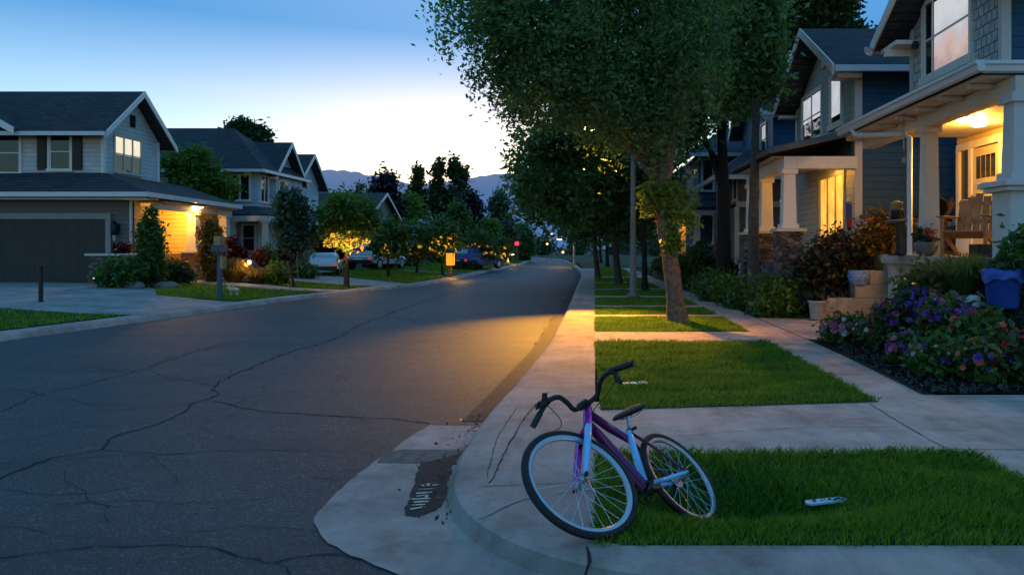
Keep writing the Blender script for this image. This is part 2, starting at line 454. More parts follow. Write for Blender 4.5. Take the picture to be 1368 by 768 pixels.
# ------------------------------------------------------------------ setting
def sst(a, b, t):
    t = np.clip((np.asarray(t, float) - a) / (b - a), 0, 1); return t * t * (3 - 2 * t)
def crom(pts, step=.4):
    P = np.array([tuple(p) for p in pts], float); d = np.linalg.norm(np.diff(P, axis=0), axis=1) + 1e-9; s = np.diff(P, axis=0) / d[:, None]
    T = np.concatenate([s[:1], (s[1:] * d[:-1, None] + s[:-1] * d[1:, None]) / (d[1:] + d[:-1])[:, None], s[-1:]])
    out = []
    for i in range(len(P) - 1):
        n = min(max(2, int(d[i] / step)), 40)
        for k in range(n):
            t = k / n; h = 2 * t ** 3 - 3 * t * t + 1
            out.append(P[i] * h + P[i + 1] * (1 - h) + T[i] * d[i] * (t ** 3 - 2 * t * t + t) + T[i + 1] * d[i] * (t ** 3 - t * t))
    out.append(P[-1]); return out
RP = crom([(9, 3.36), (.7, 3.38), (0.05, 3.5), (-.42, 3.8), (-.76, 4.25), (-.93, 4.7), (-1.0, 5.2), (-1.03, 6.3), (-.93, 8.5), (-.78, 12), (-.74, 16), (-.76, 30), (-.85, 45), (-1.5, 60), (-2.8, 80), (-6.3, 114), (-16, 150)], .15)
LP = crom([(-10.4, 2), (-10.35, 12), (-9.85, 16.5), (-9.5, 21), (-9.2, 23.5), (-8.85, 25), (-8.6, 27), (-8.2, 29), (-7.6, 31), (-7.3, 35), (-7.3, 48), (-7.5, 80), (-10.5, 110), (-24, 150)], .5)
LPa = np.array(LP); RPa = np.array(RP)
def lx(Y): return np.interp(Y, LPa[:, 1], LPa[:, 0])
def rx(Y): return np.interp(Y, RPa[60:, 1], RPa[60:, 0])
def zL(X, Y):
    d = lx(Y) - np.asarray(X, float)
    return .12 + .30 * sst(.3, 6.5, d)
def zR(X, Y):
    x0 = np.interp(Y, [0, 10.3, 11.9, 12.9, 13.6, 15.9, 16.9, 60], [3.9, 3.9, 4.75, 5.3, 6.1, 6.1, 4.2, 4.0]); wd = np.interp(Y, [0, 10.3, 12.1, 15.9, 16.5, 60], [1.35, 1.35, 1.0, 1.0, 1.9, 1.9])
    top = np.interp(Y, [0, 12, 14, 24, 40, 60], [1.1, 1.05, .95, 1.1, .9, .6])
    return .1 + top * sst(0, 1, (np.asarray(X, float) - x0) / wd) * sst(8.2, 9.3, Y)
def zlawn(X, Y):
    X = np.asarray(X, float); Y = np.asarray(Y, float)
    sx = np.where(X < .72, .45, .95)
    return .094 - .235 * np.exp(-((X - .72) / sx) ** 2 - ((Y - 4.66) / .40) ** 2)
def strip(name, a, b, mat, z0, z1):
    mb = MB(); n = len(a)
    mb.add([(p[0], p[1], z0) for p in a] + [(p[0], p[1], z1) for p in b], [(i, i + 1, n + i + 1, n + i) for i in range(n - 1)])
    return struct(mb.build(name, mat))
def sweep(path, prof):
    P = np.array(path); T = np.gradient(P, axis=0); T /= np.linalg.norm(T, axis=1, keepdims=True)
    Nn = np.stack([T[:, 1], -T[:, 0]], 1)
    mb = MB(); k = len(prof); vs = []
    for p, n in zip(P, Nn):
        for d, h in prof: vs.append((p[0] + n[0] * d, p[1] + n[1] * d, h))
    fs = [(i * k + j, i * k + j + 1, (i + 1) * k + j + 1, (i + 1) * k + j) for i in range(len(P) - 1) for j in range(k - 1)]
    mb.add(vs, [f[::-1] for f in fs]); return mb, P, Nn
def quadgrid(q, n, m):
    q = np.array(q, float)
    u, v = np.meshgrid(np.linspace(0, 1, n), np.linspace(0, 1, m))
    u = u[..., None]; v = v[..., None]
    return (q[0] * (1 - u) + q[1] * u) * (1 - v) + (q[3] * (1 - u) + q[2] * u) * v
def patch(name, q, mat, zf, off=.006, n=10, m=10):
    g = quadgrid(q, n, m); z = zf(g[..., 0], g[..., 1]) + off
    mb = MB(); mb.add([(a[0], a[1], float(b)) for a, b in zip(g.reshape(-1, 2), np.asarray(z).ravel())],
                      [(j * n + i, j * n + i + 1, (j + 1) * n + i + 1, (j + 1) * n + i) for j in range(m - 1) for i in range(n - 1)])
    return struct(mb.build(name, mat, smooth=True))
flat = lambda z: (lambda X, Y: np.zeros_like(np.asarray(X, float)) + z)

struct(MB().add([(-5000, -60, -.4), (5000, -60, -.4), (5000, 7000, -.4), (-5000, 7000, -.4)], [(0, 1, 2, 3)]).build('ground', M['cover']))
# the road: one sheet that runs under the verges, and the side street in front
mb, P, Nn = sweep(RP, [(-.03, -.02), (0, .010), (.02, .045), (.05, .078), (.09, .094), (.14, .0985), (.30, .1)])
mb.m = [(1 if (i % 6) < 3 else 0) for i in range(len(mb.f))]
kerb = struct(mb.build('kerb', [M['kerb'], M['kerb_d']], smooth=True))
strip('gutter_strip', [(p[0] - n[0] * (.22 if p[1] < 40 else .35), p[1], .0) for p, n in zip(P, Nn) if 6.9 < p[1] < 70], [(p[0] + .01, p[1]) for p in P if 6.9 < p[1] < 70], M['gutter_dark'], .0045, .0045)
from mathutils.geometry import tessellate_polygon
def flatpoly(name, pts, z, mat):
    tr = tessellate_polygon([[V((x, y, 0)) for x, y in pts]]); fs = []
    for t in tr:
        A_, B_, C_ = (pts[i] for i in t)
        fs.append(tuple(t) if (B_[0] - A_[0]) * (C_[1] - A_[1]) - (B_[1] - A_[1]) * (C_[0] - A_[0]) > 0 else tuple(t)[::-1])
    return struct(MB().add([(x, y, z) for x, y in pts], fs).build(name, mat))
flatpoly('road', [(-14, -8), (12, -8), (12, 3.38)] + [(p[0] + .03, p[1] + (.02 if p[1] < 4.5 else 0)) for p in RP] + [(-24.6, 150)] + [(float(lx(y)) - .4, y) for y in (130, 115, 100, 80, 60, 45, 36)] + [(-14, 35)], 0.0, M['asphalt'])
ap = [(p[0] + n[0] * .295, p[1] + n[1] * .295) for p, n in zip(P, Nn) if p[1] < 58 and p[0] < 8.8]
flatpoly('kerb_strip', ap + [(0, ap[-1][1]), (0, 3.79), (ap[0][0], 3.79)], .099, M['kerb'])
# wide concrete gutter pan at the corner
A = [(-1.06, 6.74), (-1.50, 6.78), (-1.58, 6.2), (-1.66, 5.5), (-1.69, 4.9), (-1.66, 4.45), (-1.5, 4.12), (-1.2, 3.84), (-.8, 3.58), (-.3, 3.34), (.5, 3.12), (2, 3.0), (9, 2.95)]
Ai = crom(A[1:], .08)
pan = [(A[0][0], A[0][1], .006)] + [(p[0] + random.uniform(-.012, .012), p[1] + random.uniform(-.012, .012), .006) for p in Ai]
pan += [(p[0] + n[0] * .01, p[1] + n[1] * .01, .006) for p, n in zip(P, Nn) if p[1] < 6.74 and p[0] < 8.9]
flatpoly('gutter_pan', [(x, y) for x, y, z in pan], .006, M['kerb'])
def pxpoly(name, pts, mat, z, jit=.0):
    v = []
    for p in pts:
        g = gr(p[0], p[1], z); v.append((g.x + random.uniform(-jit, jit), g.y + random.uniform(-jit, jit), z))
    mb = MB().add(v, [tuple(range(len(v)))])
    if (V(v[1]) - V(v[0])).cross(V(v[2]) - V(v[1])).z < 0: mb.f = [mb.f[0][::-1]]
    return struct(mb.build(name, mat))
dens = []
base = [(562, 617), (600, 610), (617, 603), (606, 622), (600, 640), (597, 655), (594, 668), (585, 678), (570, 686), (556, 690), (543, 688), (541, 680), (548, 666), (553, 648), (557, 632)]
for i, p in enumerate(base):
    q = base[(i + 1) % len(base)]
    for k in range(4): dens.append((p[0] + (q[0] - p[0]) * k / 4, p[1] + (q[1] - p[1]) * k / 4))
pxpoly('drain_patch', dens, M['patch'], .011, .012)
pxpoly('drain_band', [(514, 604), (540, 600), (604, 600), (620, 601), (612, 612), (560, 618), (505, 617)], M['patch2'], .0085, .01)
k_ = 110 / 768
def stroke(mb, a, b, w, z):
    A_, B_ = gr(530 + a[0] * k_, 590 + a[1] * k_, z), gr(530 + b[0] * k_, 590 + b[1] * k_, z)
    d = (B_ - A_).normalized(); n = V((-d.y, d.x, 0)) * w / 2
    m_ = (A_ + B_) / 2 + n * random.uniform(-.4, .4)
    mb.add([A_ - n, m_ - n * 1.15, B_ - n, B_ + n * .8, m_ + n, A_ + n * .7], [(0, 1, 2, 3, 4, 5)])
mb = MB()
for a, b, w in [((180, 476), (330, 465), .028), ((180, 503), (287, 490), .02), ((287, 486), (278, 515), .02), ((140, 530), (312, 523), .024), ((140, 559), (298, 552), .026),
                ((145, 585), (268, 578), .02), ((125, 624), (265, 603), .026), ((222, 598), (262, 606), .02), ((235, 407), (262, 386), .02), ((255, 388), (310, 388), .016), ((308, 388), (290, 408), .018), ((238, 408), (292, 408), .014), ((330, 402), (392, 396), .018), ((200, 440), (335, 434), .01)]:
    stroke(mb, a, b, w, .0150)
struct(mb.build('painted_lettering', M['paintw']))
def crack(mb, pts, w, zf=lambda x, y: .004, jit=.012):
    P = crom([tuple(gr(p[0], p[1], 0 if len(p) < 3 else p[2]).xy) for p in pts], .07)
    n = len(P); L, R = [], []
    off = 0
    for i, p in enumerate(P):
        t = P[min(i + 1, n - 1)] - P[max(i - 1, 0)]; t = t / (np.linalg.norm(t) + 1e-9); nn = np.array((-t[1], t[0]))
        off = off * .55 + random.gauss(0, jit * 1.25); ww = w * random.uniform(.35, 1.25)
        sc_ = max(1, p[1] / 8)
        c = p + nn * off * sc_; ww *= min(sc_, 2.2)
        L.append((*(c - nn * ww / 2), zf(*c))); R.append((*(c + nn * ww / 2), zf(*c)))
    fs = [(i, i + 1, n + i + 1, n + i) for i in range(n - 1)]
    mb.add(L + R, [f[::-1] for f in fs])
mb = MB()
for pts, w in [([(0, 640), (70, 612), (140, 600), (152, 585), (200, 570), (245, 550), (250, 543), (285, 528), (287, 515), (300, 505), (340, 490), (390, 470), (440, 455), (480, 435), (560, 405)], .026),
               ([(287, 536), (330, 546), (430, 555), (520, 560), (572, 566)], .022), ([(80, 497), (190, 495), (225, 505), (262, 510), (285, 517)], .014),
               ([(0, 550), (60, 525), (110, 515), (190, 493), (260, 470), (330, 455)], .018), ([(0, 745), (150, 730), (300, 735), (370, 752), (400, 745), (520, 752)], .014),
               ([(130, 602), (250, 605), (330, 600), (500, 606)], .010), ([(0, 655), (100, 660), (180, 650)], .008), ([(370, 752), (385, 764), (378, 775)], .012),
               ([(636, 566), (650, 545), (690, 503), (712, 470), (735, 432), (755, 400), (771, 376)], .030), ([(570, 568), (628, 571)], .018), ([(60, 684), (120, 668)], .006),
               ([(250, 708), (330, 706), (450, 710)], .006), ([(0, 470), (180, 452), (330, 440)], .008), ([(340, 472), (450, 480), (600, 490)], .008), ([(560, 405), (640, 380), (690, 365)], .02)]:
    crack(mb, pts, w)
def rwalk(x, y, a, l, w, depth=0):
    pts = [(x, y)]
    for k in range(int(l / .22)):
        a += random.gauss(0, .28); x += math.cos(a) * .22; y += math.sin(a) * .22; pts.append((x, y))
        if depth < 2 and random.random() < .10: rwalk(x, y, a + random.choice((-1, 1)) * random.uniform(.6, 1.3), l * random.uniform(.25, .5), w * .65, depth + 1)
    if all(-9.3 < p[0] < -1.9 and p[1] > 3.0 for p in pts):
        px_ = [(CX + F * p[0] / p[1], CY + F * H / p[1]) for p in pts]; crack(mb, px_, w, jit=.006)
for k in range(46): rwalk(random.uniform(-8.5, -2), random.uniform(3.6, 20), random.choice((0, math.pi)) + random.gauss(0, .35) if random.random() < .7 else random.gauss(1.4, .4), random.uniform(1.2, 4.5), random.uniform(.004, .011))
for k in range(8):
    x = random.uniform(-80, 560); y = random.uniform(440, 740); l = random.uniform(60, 240)
    crack(mb, [(x, y), (x + l * .5, y + random.uniform(-5, 5)), (x + l, y + random.uniform(-9, 9))], .006)
struct(mb.build('road_crack', M['crack'], smooth=True))
sidex = lambda Y: np.interp(Y, [0, 18, 28, 45, 60], [2.77, 2.77, 2.45, 2.2, 1.9])
mb = MB(); zk = lambda x, y: .1035
for pts, w in [([(655, 645, .1), (672, 608, .1), (700, 560, .1), (733, 523, .1)], .012), ([(650, 640, .1), (662, 592, .1), (690, 545, .1)], .006), ([(640, 650, .1), (700, 647, .1), (795, 645, .1)], .008),
               ([(640, 695, .1), (700, 668, .1), (795, 655, .1)], .007), ([(1163, 540, .1), (1270, 602, .1), (1380, 655, .1)], .012), ([(880, 585, .1), (1060, 572, .1), (1200, 570, .1)], .006), ([(1262, 600, .1), (1380, 601, .1)], .008), ([(1167, 532, .1), (1380, 530, .1)], .008),
               ([(784, 730, .1), (786, 750, .1), (780, 775, .1)], .016), ([(797, 450, .1), (740, 452, .1)], .01), ([(797, 540, .1), (690, 542, .1)], .008)]:
    crack(mb, pts, w, zk, .003)
for Yj in list(np.arange(8.9, 30, 1.45)): crack(mb, [(CX + F * (sidex(Yj) + .01) / Yj, CY + F * 1.5 / Yj, .1), (CX + F * (sidex(Yj) + .71) / Yj, CY + F * 1.5 / Yj, .1)], .010, zk, .001)
for Yj in list(np.arange(8.0, 40, 2.9)): crack(mb, [(CX + F * -.5 / Yj, CY + F * 1.5 / Yj, .1), (CX + F * -.01 / Yj, CY + F * 1.5 / Yj, .1)], .010, zk, .001)
struct(mb.build('joint_line', M['crack']))

# right-hand verge: paths, pavement and the lawns between them
blocks = [(3.79, 5.49), (6.95, 12.0), (13.5, 16.3), (17.0, 19.0), (19.8, 22.6), (23.8, 26.9), (28.2, 32), (33.5, 38), (40, 46), (48, 58)]
mb = MB()
def rect(mb, x0, x1, y0, y1, z): mb.add([(x0, y0, z), (x1, y0, z), (x1, y1, z), (x0, y1, z)], [(0, 1, 2, 3)])
rect(mb, 0, 2.77, 5.49, 7.33, .1); rect(mb, 2.77, 9, 3.79, 7.68, .1)
yy = [7.68, 10, 12.2, 14, 16.5, 18, 20, 24, 28, 34, 45, 60]
for a, b in zip(yy[:-1], yy[1:]):
    w = .72
    mb.add([(sidex(a), a, .1), (sidex(a) + w, a, .1), (sidex(b) + w, b, .1), (sidex(b), b, .1)], [(0, 1, 2, 3)])
for a, b in zip(blocks[1:-1], blocks[2:]):
    y0, y1 = a[1], b[0]
    mb.add([(0, y0, .1), (sidex(y0), y0, .1), (sidex(y1), y1, .1), (0, y1, .1)], [(0, 1, 2, 3)])
rect(mb, sidex(12.2) + .72, 5.05, 12.3, 13.5, .112); rect(mb, sidex(12.2) + .72, 6.15, 13.5, 16.1, .112)
pave = struct(mb.build('sidewalk', M['conc']))
GQ = []   # grass quads: corners, z function, density per m2, blade height, width
for i, (a, b) in enumerate(blocks):
    q = [(0.0, a), (sidex(a), a), (sidex(b), b), (0.0, b)]
    if i == 1: q = [(.05, a), (2.77, 7.32), (2.77, b), (0, b)]
    patch('lawn', q, M['soil'], zlawn, (.0 if i == 0 else .012), 40 if i == 0 else 8, 40 if i == 0 else 8)
    GQ.append((q, zlawn, [7500, 3600, 2200, 1500, 1200, 900, 600, 400, 300, 200][i], [.058, .058, .055, .055, .06, .06, .06, .07, .07, .08][i], [.006, .0075, .011, .014, .016, .02, .025, .03, .04, .05][i]))
# right yard
g_ = []
xs = np.concatenate([[3.47], np.linspace(3.6, 7.5, 26), [9, 14, 40]]); ysr = np.concatenate([np.arange(7.68, 24, .5), [24, 27, 30, 35, 40, 50, 60]])
def yard(name, xs, ys, mat, zf, off=0.0, xf=None):
    mb = MB(); n = len(xs)
    vs = []
    for y in ys:
        for x in xs:
            X = x if xf is None else xf(x, y)
            vs.append((X, y, float(zf(X, y)) + off + random.uniform(-.01, .01) * (1 if x > xs[0] else 0)))
    mb.add(vs, [(j * n + i, j * n + i + 1, (j + 1) * n + i + 1, (j + 1) * n + i) for j in range(len(ys) - 1) for i in range(n - 1)])
    return struct(mb.build(name, mat, smooth=True))
yard('yard', xs, ysr, M['cover'], zR, -.004, lambda x, y: x + (sidex(y) - 2.77))
bedx = lambda x, y: x + float(np.interp(y, [7.68, 12.2], [-.12, .07]))
mbx = np.concatenate([np.linspace(3.48, 5.4, 30)])
yard('flower_bed', mbx, np.arange(7.68, 12.25, .15), M['mulch'], zR, .02, bedx)
q = [(3.75, 16.3), (5.2, 16.9), (5.3, 19.6), (3.8, 19.2)]
patch('lawn', q, M['soil'], zR, .01); GQ.append((q, lambda X, Y: zR(X, Y) + .01, 1300, .06, .014))
# far right bank
struct(MB().add([(-.9, 58, .11), (60, 58, .5), (60, 150, .6), (-14, 150, .2), (-5.6, 114, .15), (-2.0, 80, .12)], [(0, 1, 2, 3, 4, 5)]).build('verge', M['cover']))

# left side
mbk, Pk, Nk = sweep([tuple(p) for p in LP[::-1]], [(-.05, -.02), (0, .01), (.03, .07), (.10, .115), (.22, .125), (.40, .127)])
struct(mbk.build('kerb', M['kerb'], smooth=True))
ds = [.38, 1, 2, 3, 4.5, 6, 8, 12, 25, 60]
ysl = np.concatenate([np.arange(2, 60, 1.0), [65, 70, 80, 95, 110, 130, 150]])
mb = MB(); n = len(ds)
mb.add([(lx(y) - d, y, float(zL(lx(y) - d, y))) for y in ysl for d in ds], [(j * n + i, (j + 1) * n + i, (j + 1) * n + i + 1, j * n + i + 1) for j in range(len(ysl) - 1) for i in range(n - 1)])
struct(mb.build('yard', M['cover'], smooth=True))
patch('driveway', [(-26, 16.9), (-10.15, 16.6), (-9.9, 20.7), (-26, 26.2)], M['conc_d'], zL, .010, 24, 14)
patch('driveway', [(-21.5, 20.5), (-11.0, 20.9), (-15.9, 25.2), (-21.5, 26.4)], M['conc_d'], zL, .014, 16, 12)
patch('path', [(-15.5, 26.3), (-9.25, 25.5), (-9.0, 26.7), (-15.5, 27.8)], M['conc_d'], zL, .012)
patch('driveway', [(-16, 30.2), (-8.55, 29.2), (-7.85, 31.3), (-17, 43)], M['conc_d'], zL, .012)
patch('path', [(-14, 43.5), (-7.75, 43.2), (-7.7, 44.6), (-14, 45)], M['conc_d'], zL, .012)
def llawn(q, d, h, w):
    patch('lawn', q, M['soil'], zL, .016); GQ.append((q, lambda X, Y: zL(X, Y) + .016, d, h, w))
llawn([(-25, 12.5), (-10.75, 12.5), (-10.3, 16.45), (-25, 16.7)], 330, .06, .022)
llawn([(-12.6, 21.5), (-9.95, 21.0), (-9.4, 25.3), (-15.3, 26.1)], 420, .06, .022)
llawn([(-12.5, 27.5), (-9.1, 26.9), (-8.7, 28.9), (-12.5, 29.5)], 300, .06, .03)
llawn([(-13, 34.5), (-7.8, 31.8), (-7.7, 43), (-13, 43.3)], 160, .07, .04)
llawn([(-13, 45.2), (-7.7, 44.8), (-7.75, 62), (-13, 62)], 90, .08, .06)
llawn([(-13, 62), (-7.8, 62), (-8.2, 84), (-14, 84)], 40, .1, .09)
cs = []
for (q, zf, den, h, w) in GQ:
    q = np.array(q, float)
    area = .5 * abs(np.cross(q[2] - q[0], q[3] - q[1])); n = int(area * den)
    u, v = rng.random((n, 1)), rng.random((n, 1))
    p = (q[0] * (1 - u) + q[1] * u) * (1 - v) + (q[3] * (1 - u) + q[2] * u) * v
    p = p + rng.normal(0, .014, p.shape)
    # clumped density so that the turf is not an even carpet
    cl = np.sin(p[:, 0] * 7 + 1.3 * np.sin(p[:, 1] * 5)) * np.sin(p[:, 1] * 9 + np.sin(p[:, 0] * 6))
    rowv = np.sin(p[:, 1] * 9.5 + .8 * np.sin(p[:, 0] * 3))
    hh = h * (1 + .22 * cl + .18 * rowv) * rng.uniform(.55, 1.3, n)
    z = np.asarray(zf(p[:, 0], p[:, 1]))
    root = np.c_[p, z - .004]
    ang = rng.uniform(0, 2 * np.pi, n); side = np.c_[np.cos(ang), np.sin(ang), np.zeros(n)] * (w * rng.uniform(.6, 1.3, n))[:, None] * .5
    lean = np.c_[rng.normal(0, .45, (n, 2)) + np.array([.12, -.1]), np.zeros(n)] * hh[:, None]
    tip = root + lean + np.c_[np.zeros((n, 2)), hh]
    mid = root + lean * .35 + np.c_[np.zeros((n, 2)), hh * .6]
    cs.append(np.stack([root - side, root + side, mid + side * .8, tip, mid - side * .8], 1).reshape(-1, 3))
gobj = npmesh('grass', np.concatenate(cs), 5, M['grass'])
tag(gobj, 'short mown green grass growing on the lawns beside the street', 'grass', kind='stuff')

# hills far away
def hills():
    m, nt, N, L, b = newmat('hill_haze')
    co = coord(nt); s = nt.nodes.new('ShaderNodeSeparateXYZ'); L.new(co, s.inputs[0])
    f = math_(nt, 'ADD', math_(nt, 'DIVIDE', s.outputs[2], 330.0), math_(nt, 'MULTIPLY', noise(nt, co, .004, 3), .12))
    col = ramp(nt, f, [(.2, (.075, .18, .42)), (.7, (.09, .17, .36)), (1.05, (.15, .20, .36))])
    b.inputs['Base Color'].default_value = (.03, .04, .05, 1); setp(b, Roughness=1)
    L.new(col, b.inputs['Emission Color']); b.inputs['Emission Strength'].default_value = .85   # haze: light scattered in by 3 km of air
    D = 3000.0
    sil = [(-600, 262), (-200, 255), (0, 262), (200, 250), (300, 246), (360, 240), (420, 230), (445, 226), (470, 230), (500, 234), (540, 243), (575, 247), (610, 240), (640, 235), (690, 231), (720, 236), (770, 244), (830, 240), (900, 252), (1100, 246), (1400, 260), (1900, 250)]
    xs = np.arange(-600, 1900, 6.0); ys = np.interp(xs, [p[0] for p in sil], [p[1] for p in sil])
    ys = ys + .9 * np.sin(xs * .13) + .7 * np.sin(xs * .31 + 1) + rng.normal(0, .35, len(xs))
    mb = MB(); vs = []; n = len(xs)
    for x, y in zip(xs, ys):
        t = at(x, y, D); vs += [(t.x * .85, D - 900, -2), (t.x * .93, D - 420, t.z * .45), (t.x, D, t.z), (t.x, D + 800, -2)]
    fs = [(i * 4 + j, (i + 1) * 4 + j, (i + 1) * 4 + j + 1, i * 4 + j + 1) for i in range(n - 1) for j in range(3)]
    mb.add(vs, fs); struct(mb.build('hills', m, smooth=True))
hills()

# bark chips of the bed
n = 9000; xy = np.c_[rng.uniform(3.4, 5.1, n), rng.uniform(7.7, 12.2, n)]; xy = xy[xy[:, 0] > 3.42 + (xy[:, 1] - 7.7) * .042]
chips = np.c_[xy, zR(xy[:, 0], xy[:, 1]) + .028 + rng.uniform(0, .012, len(xy))]
tag(npmesh('mulch', leafquads(chips, .034, 0, 2.4), 4, leafmat('mulch_chip', (.010, .008, .007), (.050, .036, .028), .0, 9)), 'dark bark mulch chips spread over the flower bed', 'mulch', kind='stuff')

# grit and dead leaves swept against the kerb
n = 150; k = rng.integers(0, len(P) - 1, n * 12); ok = [i for i in k if 4.3 < P[i][1] < 7.2][:n]; f = rng.exponential(.07, len(ok)); f = np.minimum(f, .32)
gp = np.array([(P[i][0] - Nn[i][0] * (d + .01) + rng.normal(0, .03), P[i][1] - Nn[i][1] * (d + .01) + rng.normal(0, .08), .016 + rng.uniform(0, .01)) for i, d in zip(ok, f)])
tag(npmesh('gutter_debris', leafquads(gp, .022, 0, 1.6), 4, leafmat('dead_leaf', (.012, .010, .008), (.12, .075, .035), .1, 9)), 'brown grit and dead leaves swept along the foot of the kerb', 'debris', kind='stuff')
# ------------------------------------------------------------------ buildings
XP, XN, YN = (1, 0, 0), (-1, 0, 0), (0, -1, 0)
def window(root, o, n, w, h, pane='glass', cols=1, rows=2, fw=.07, trim='white', lit=None, litpart=.5, sill=True, litx=0):  # lit: glow material of the painted reflection pane
    """o: lower left corner on the wall surface as seen from outside"""
    n = V(n); u = V((0, 0, 1)).cross(n)       # to the right seen from outside
    fr = MB()
    fr.obox(o, u, n, -fw, 0, -fw * .6, h + fw, -.02, .045); fr.obox(o, u, n, w, w + fw, -fw * .6, h + fw, -.02, .045)
    fr.obox(o, u, n, 0, w, h, h + fw, -.02, .043)
    if sill: fr.obox(o, u, n, -fw * 1.3, w + fw * 1.3, -fw * 1.5, 0, -.02, .08)
    else: fr.obox(o, u, n, 0, w, -fw * .6, 0, -.02, .043)
    t = .028
    for c in range(1, cols): fr.obox(o, u, n, w * c / cols - t, w * c / cols + t, 0, h, -.02, .034)
    for r in range(1, rows): fr.obox(o, u, n, 0, w, h * r / rows - .02, h * r / rows + .02, -.02, .030)
    if litx: fr.obox(o, u, n, w * litx - .02, w * litx + .02, 0, h, -.02, .033)
    for c in range(cols):                       # inner sash
        a, b = w * c / cols, w * (c + 1) / cols
        fr.obox(o, u, n, a, a + .045, 0, h, -.01, .022); fr.obox(o, u, n, b - .045, b, 0, h, -.01, .022)
    f = fr.build('window', M[trim], root)
    p = MB(); p.obox(o, u, n, 0, w, 0, h, -.015, .008); p.build('pane', M[pane], f)
    if lit:
        q = MB()
        for c in range(cols): q.obox(o, u, n, w * c / cols + .05 + w * litx, w * (c + 1) / cols - .05, h * litpart, h - .04, 0, .013)
        q.build('reflection_pane', M[lit], f)  # glowing sheet in place of the sky mirrored in the glass
    return f
def gable_x(root, x0, x1, yr, zr, y0, z0, y1, z1, t=.16, mat='roof', trim='white', fascia_end='x0'):
    """ridge along X"""
    r = MB(); r.slab([(x0, y0, z0), (x1, y0, z0), (x1, yr, zr), (x0, yr, zr)], t); r.slab([(x0, yr, zr), (x1, yr, zr), (x1, y1, z1), (x0, y1, z1)], t)
    o = r.build('roof', M[mat], root)
    f = MB(); xe = x0 if fascia_end == 'x0' else x1; d = -.035 if fascia_end == 'x0' else .035
    for (ya, za), (yb, zb) in (((y0, z0), (yr, zr)), ((yr, zr), (y1, z1))):
        f.prism([(xe, ya, za + .012), (xe, yb, zb + .012), (xe, yb, zb - .22), (xe, ya, za - .22)], (d, 0, 0))
    f.build('bargeboard', M[trim], root)
    g = MB()
    for y, z, s in ((y0, z0, -1), (y1, z1, 1)): g.box(x0, x1, y + s * .005, y + s * .10, z - .17, z - .03)
    each(g, 'gutter', M['metal_w'], root)
    return o
def column(root, x, y, z0, z1, w0=.34, w1=.27, mat='white', name='column'):
    b = MB(); a, c = w0 / 2, w1 / 2
    b.add([(x - a, y - a, z0), (x + a, y - a, z0), (x + a, y + a, z0), (x - a, y + a, z0), (x - c, y - c, z1), (x + c, y - c, z1), (x + c, y + c, z1), (x - c, y + c, z1)],
          [(3, 2, 1, 0), (4, 5, 6, 7), (0, 1, 5, 4), (1, 2, 6, 5), (2, 3, 7, 6), (3, 0, 4, 7)])
    b.box(x - a - .04, x + a + .04, y - a - .04, y + a + .04, z0 - .06, z0 + .07)
    b.box(x - c - .05, x + c + .05, y - c - .05, y + c + .05, z1 - .10, z1 + .02)
    return b.build(name, M[mat], root, bevel=.006)
def pedestal(root, x, y, z0, z1, w=.6, mat='stone'):
    b = MB(); b.box(x - w / 2, x + w / 2, y - w / 2, y + w / 2, z0, z1 - .08)
    o = b.build('pedestal', M[mat], root)
    c = MB(); c.box(x - w / 2 - .06, x + w / 2 + .06, y - w / 2 - .06, y + w / 2 + .06, z1 - .08, z1)
    c.build('cap', M['cream'], o, bevel=.01); return o
def light(name, loc, power, col=(1, .46, .07), r=.08, kind='POINT', root=None):
    l = bpy.data.lights.new(name, kind); l.energy = power; l.color = col; l.shadow_soft_size = r
    o = bpy.data.objects.new(name, l); COL.objects.link(o)
    if root is not None:
        o.parent = root; g = ORG[root.name]; o.location = (loc[0] - g[0], loc[1] - g[1], loc[2] - g[2])
    else: o.location = loc
    return o
def disc_lamp(root, x, y, z, power, r=.13, mat='lamp'):
    b = MB(); b.lathe([(r * .6, -.07), (r, -.04), (r, -.01)], (x, y, z), 18); o = b.build('ceiling_lamp', M[mat], root, smooth=True)
    c = MB(); c.lathe([(r * 1.15, -.02), (r * 1.2, 0)], (x, y, z + .012), 18); c.build('lamp_rim', M['metal_w'], o)
    light('porch_light', (x, y, z - .16), power, root=root)

# ---- house with garage, far side of the street
h = thing('house', 'pale grey two-storey house with dark garage door and lit yellow side porch across the street', 'house', (-18, 27, .35))
b = MB(); b.box(-25, -17.5, 26, 31, .1, 3.75); b.box(-17.5, -16.0, 26.0, 26.35, .1, 3.6); b.build('garage_wall', M['side_dark'], h)
b = MB(); b.box(-17.5, -15.9, 29.5, 31.2, .1, 3.7); b.build('porch_wall', M['side_yel'], h)
b = MB(); b.prism([(-17.4, 26.5, 3.75), (-17.4, 29.8, 3.75), (-17.4, 29.8, 5.85), (-17.4, 28.15, 7.28), (-17.4, 26.5, 5.85)], (-7.6, 0, 0)); b.build('wall', M['side_grey'], h)
b = MB()
for y in (26.5, 29.8): b.box(-17.46, -17.36, y - .06 if y < 27 else y - .1, y + .1 if y < 27 else y + .05, 3.9, 5.8)
each(b, 'corner_board', M['white'], h)
gable_x(h, -25.2, -16.95, 28.15, 7.5, 25.95, 5.68, 30.35, 5.68, fascia_end='x1')
b = MB(); b.slab([(-20.0, 25.7, 5.72), (-20.0, 28, 5.72), (-22.4, 28, 7.1), (-22.4, 25.7, 7.1)], .16); b.slab([(-22.4, 25.7, 7.1), (-22.4, 28, 7.1), (-25, 28, 5.72), (-25, 25.7, 5.72)], .16); cg = b.build('cross_gable_roof', M['roof'], h)
b = MB(); b.prism([(-19.95, 25.7, 5.76), (-22.4, 25.7, 7.14), (-22.4, 25.7, 6.9), (-19.95, 25.7, 5.52)], (0, -.04, 0)); b.build('bargeboard', M['white'], cg)
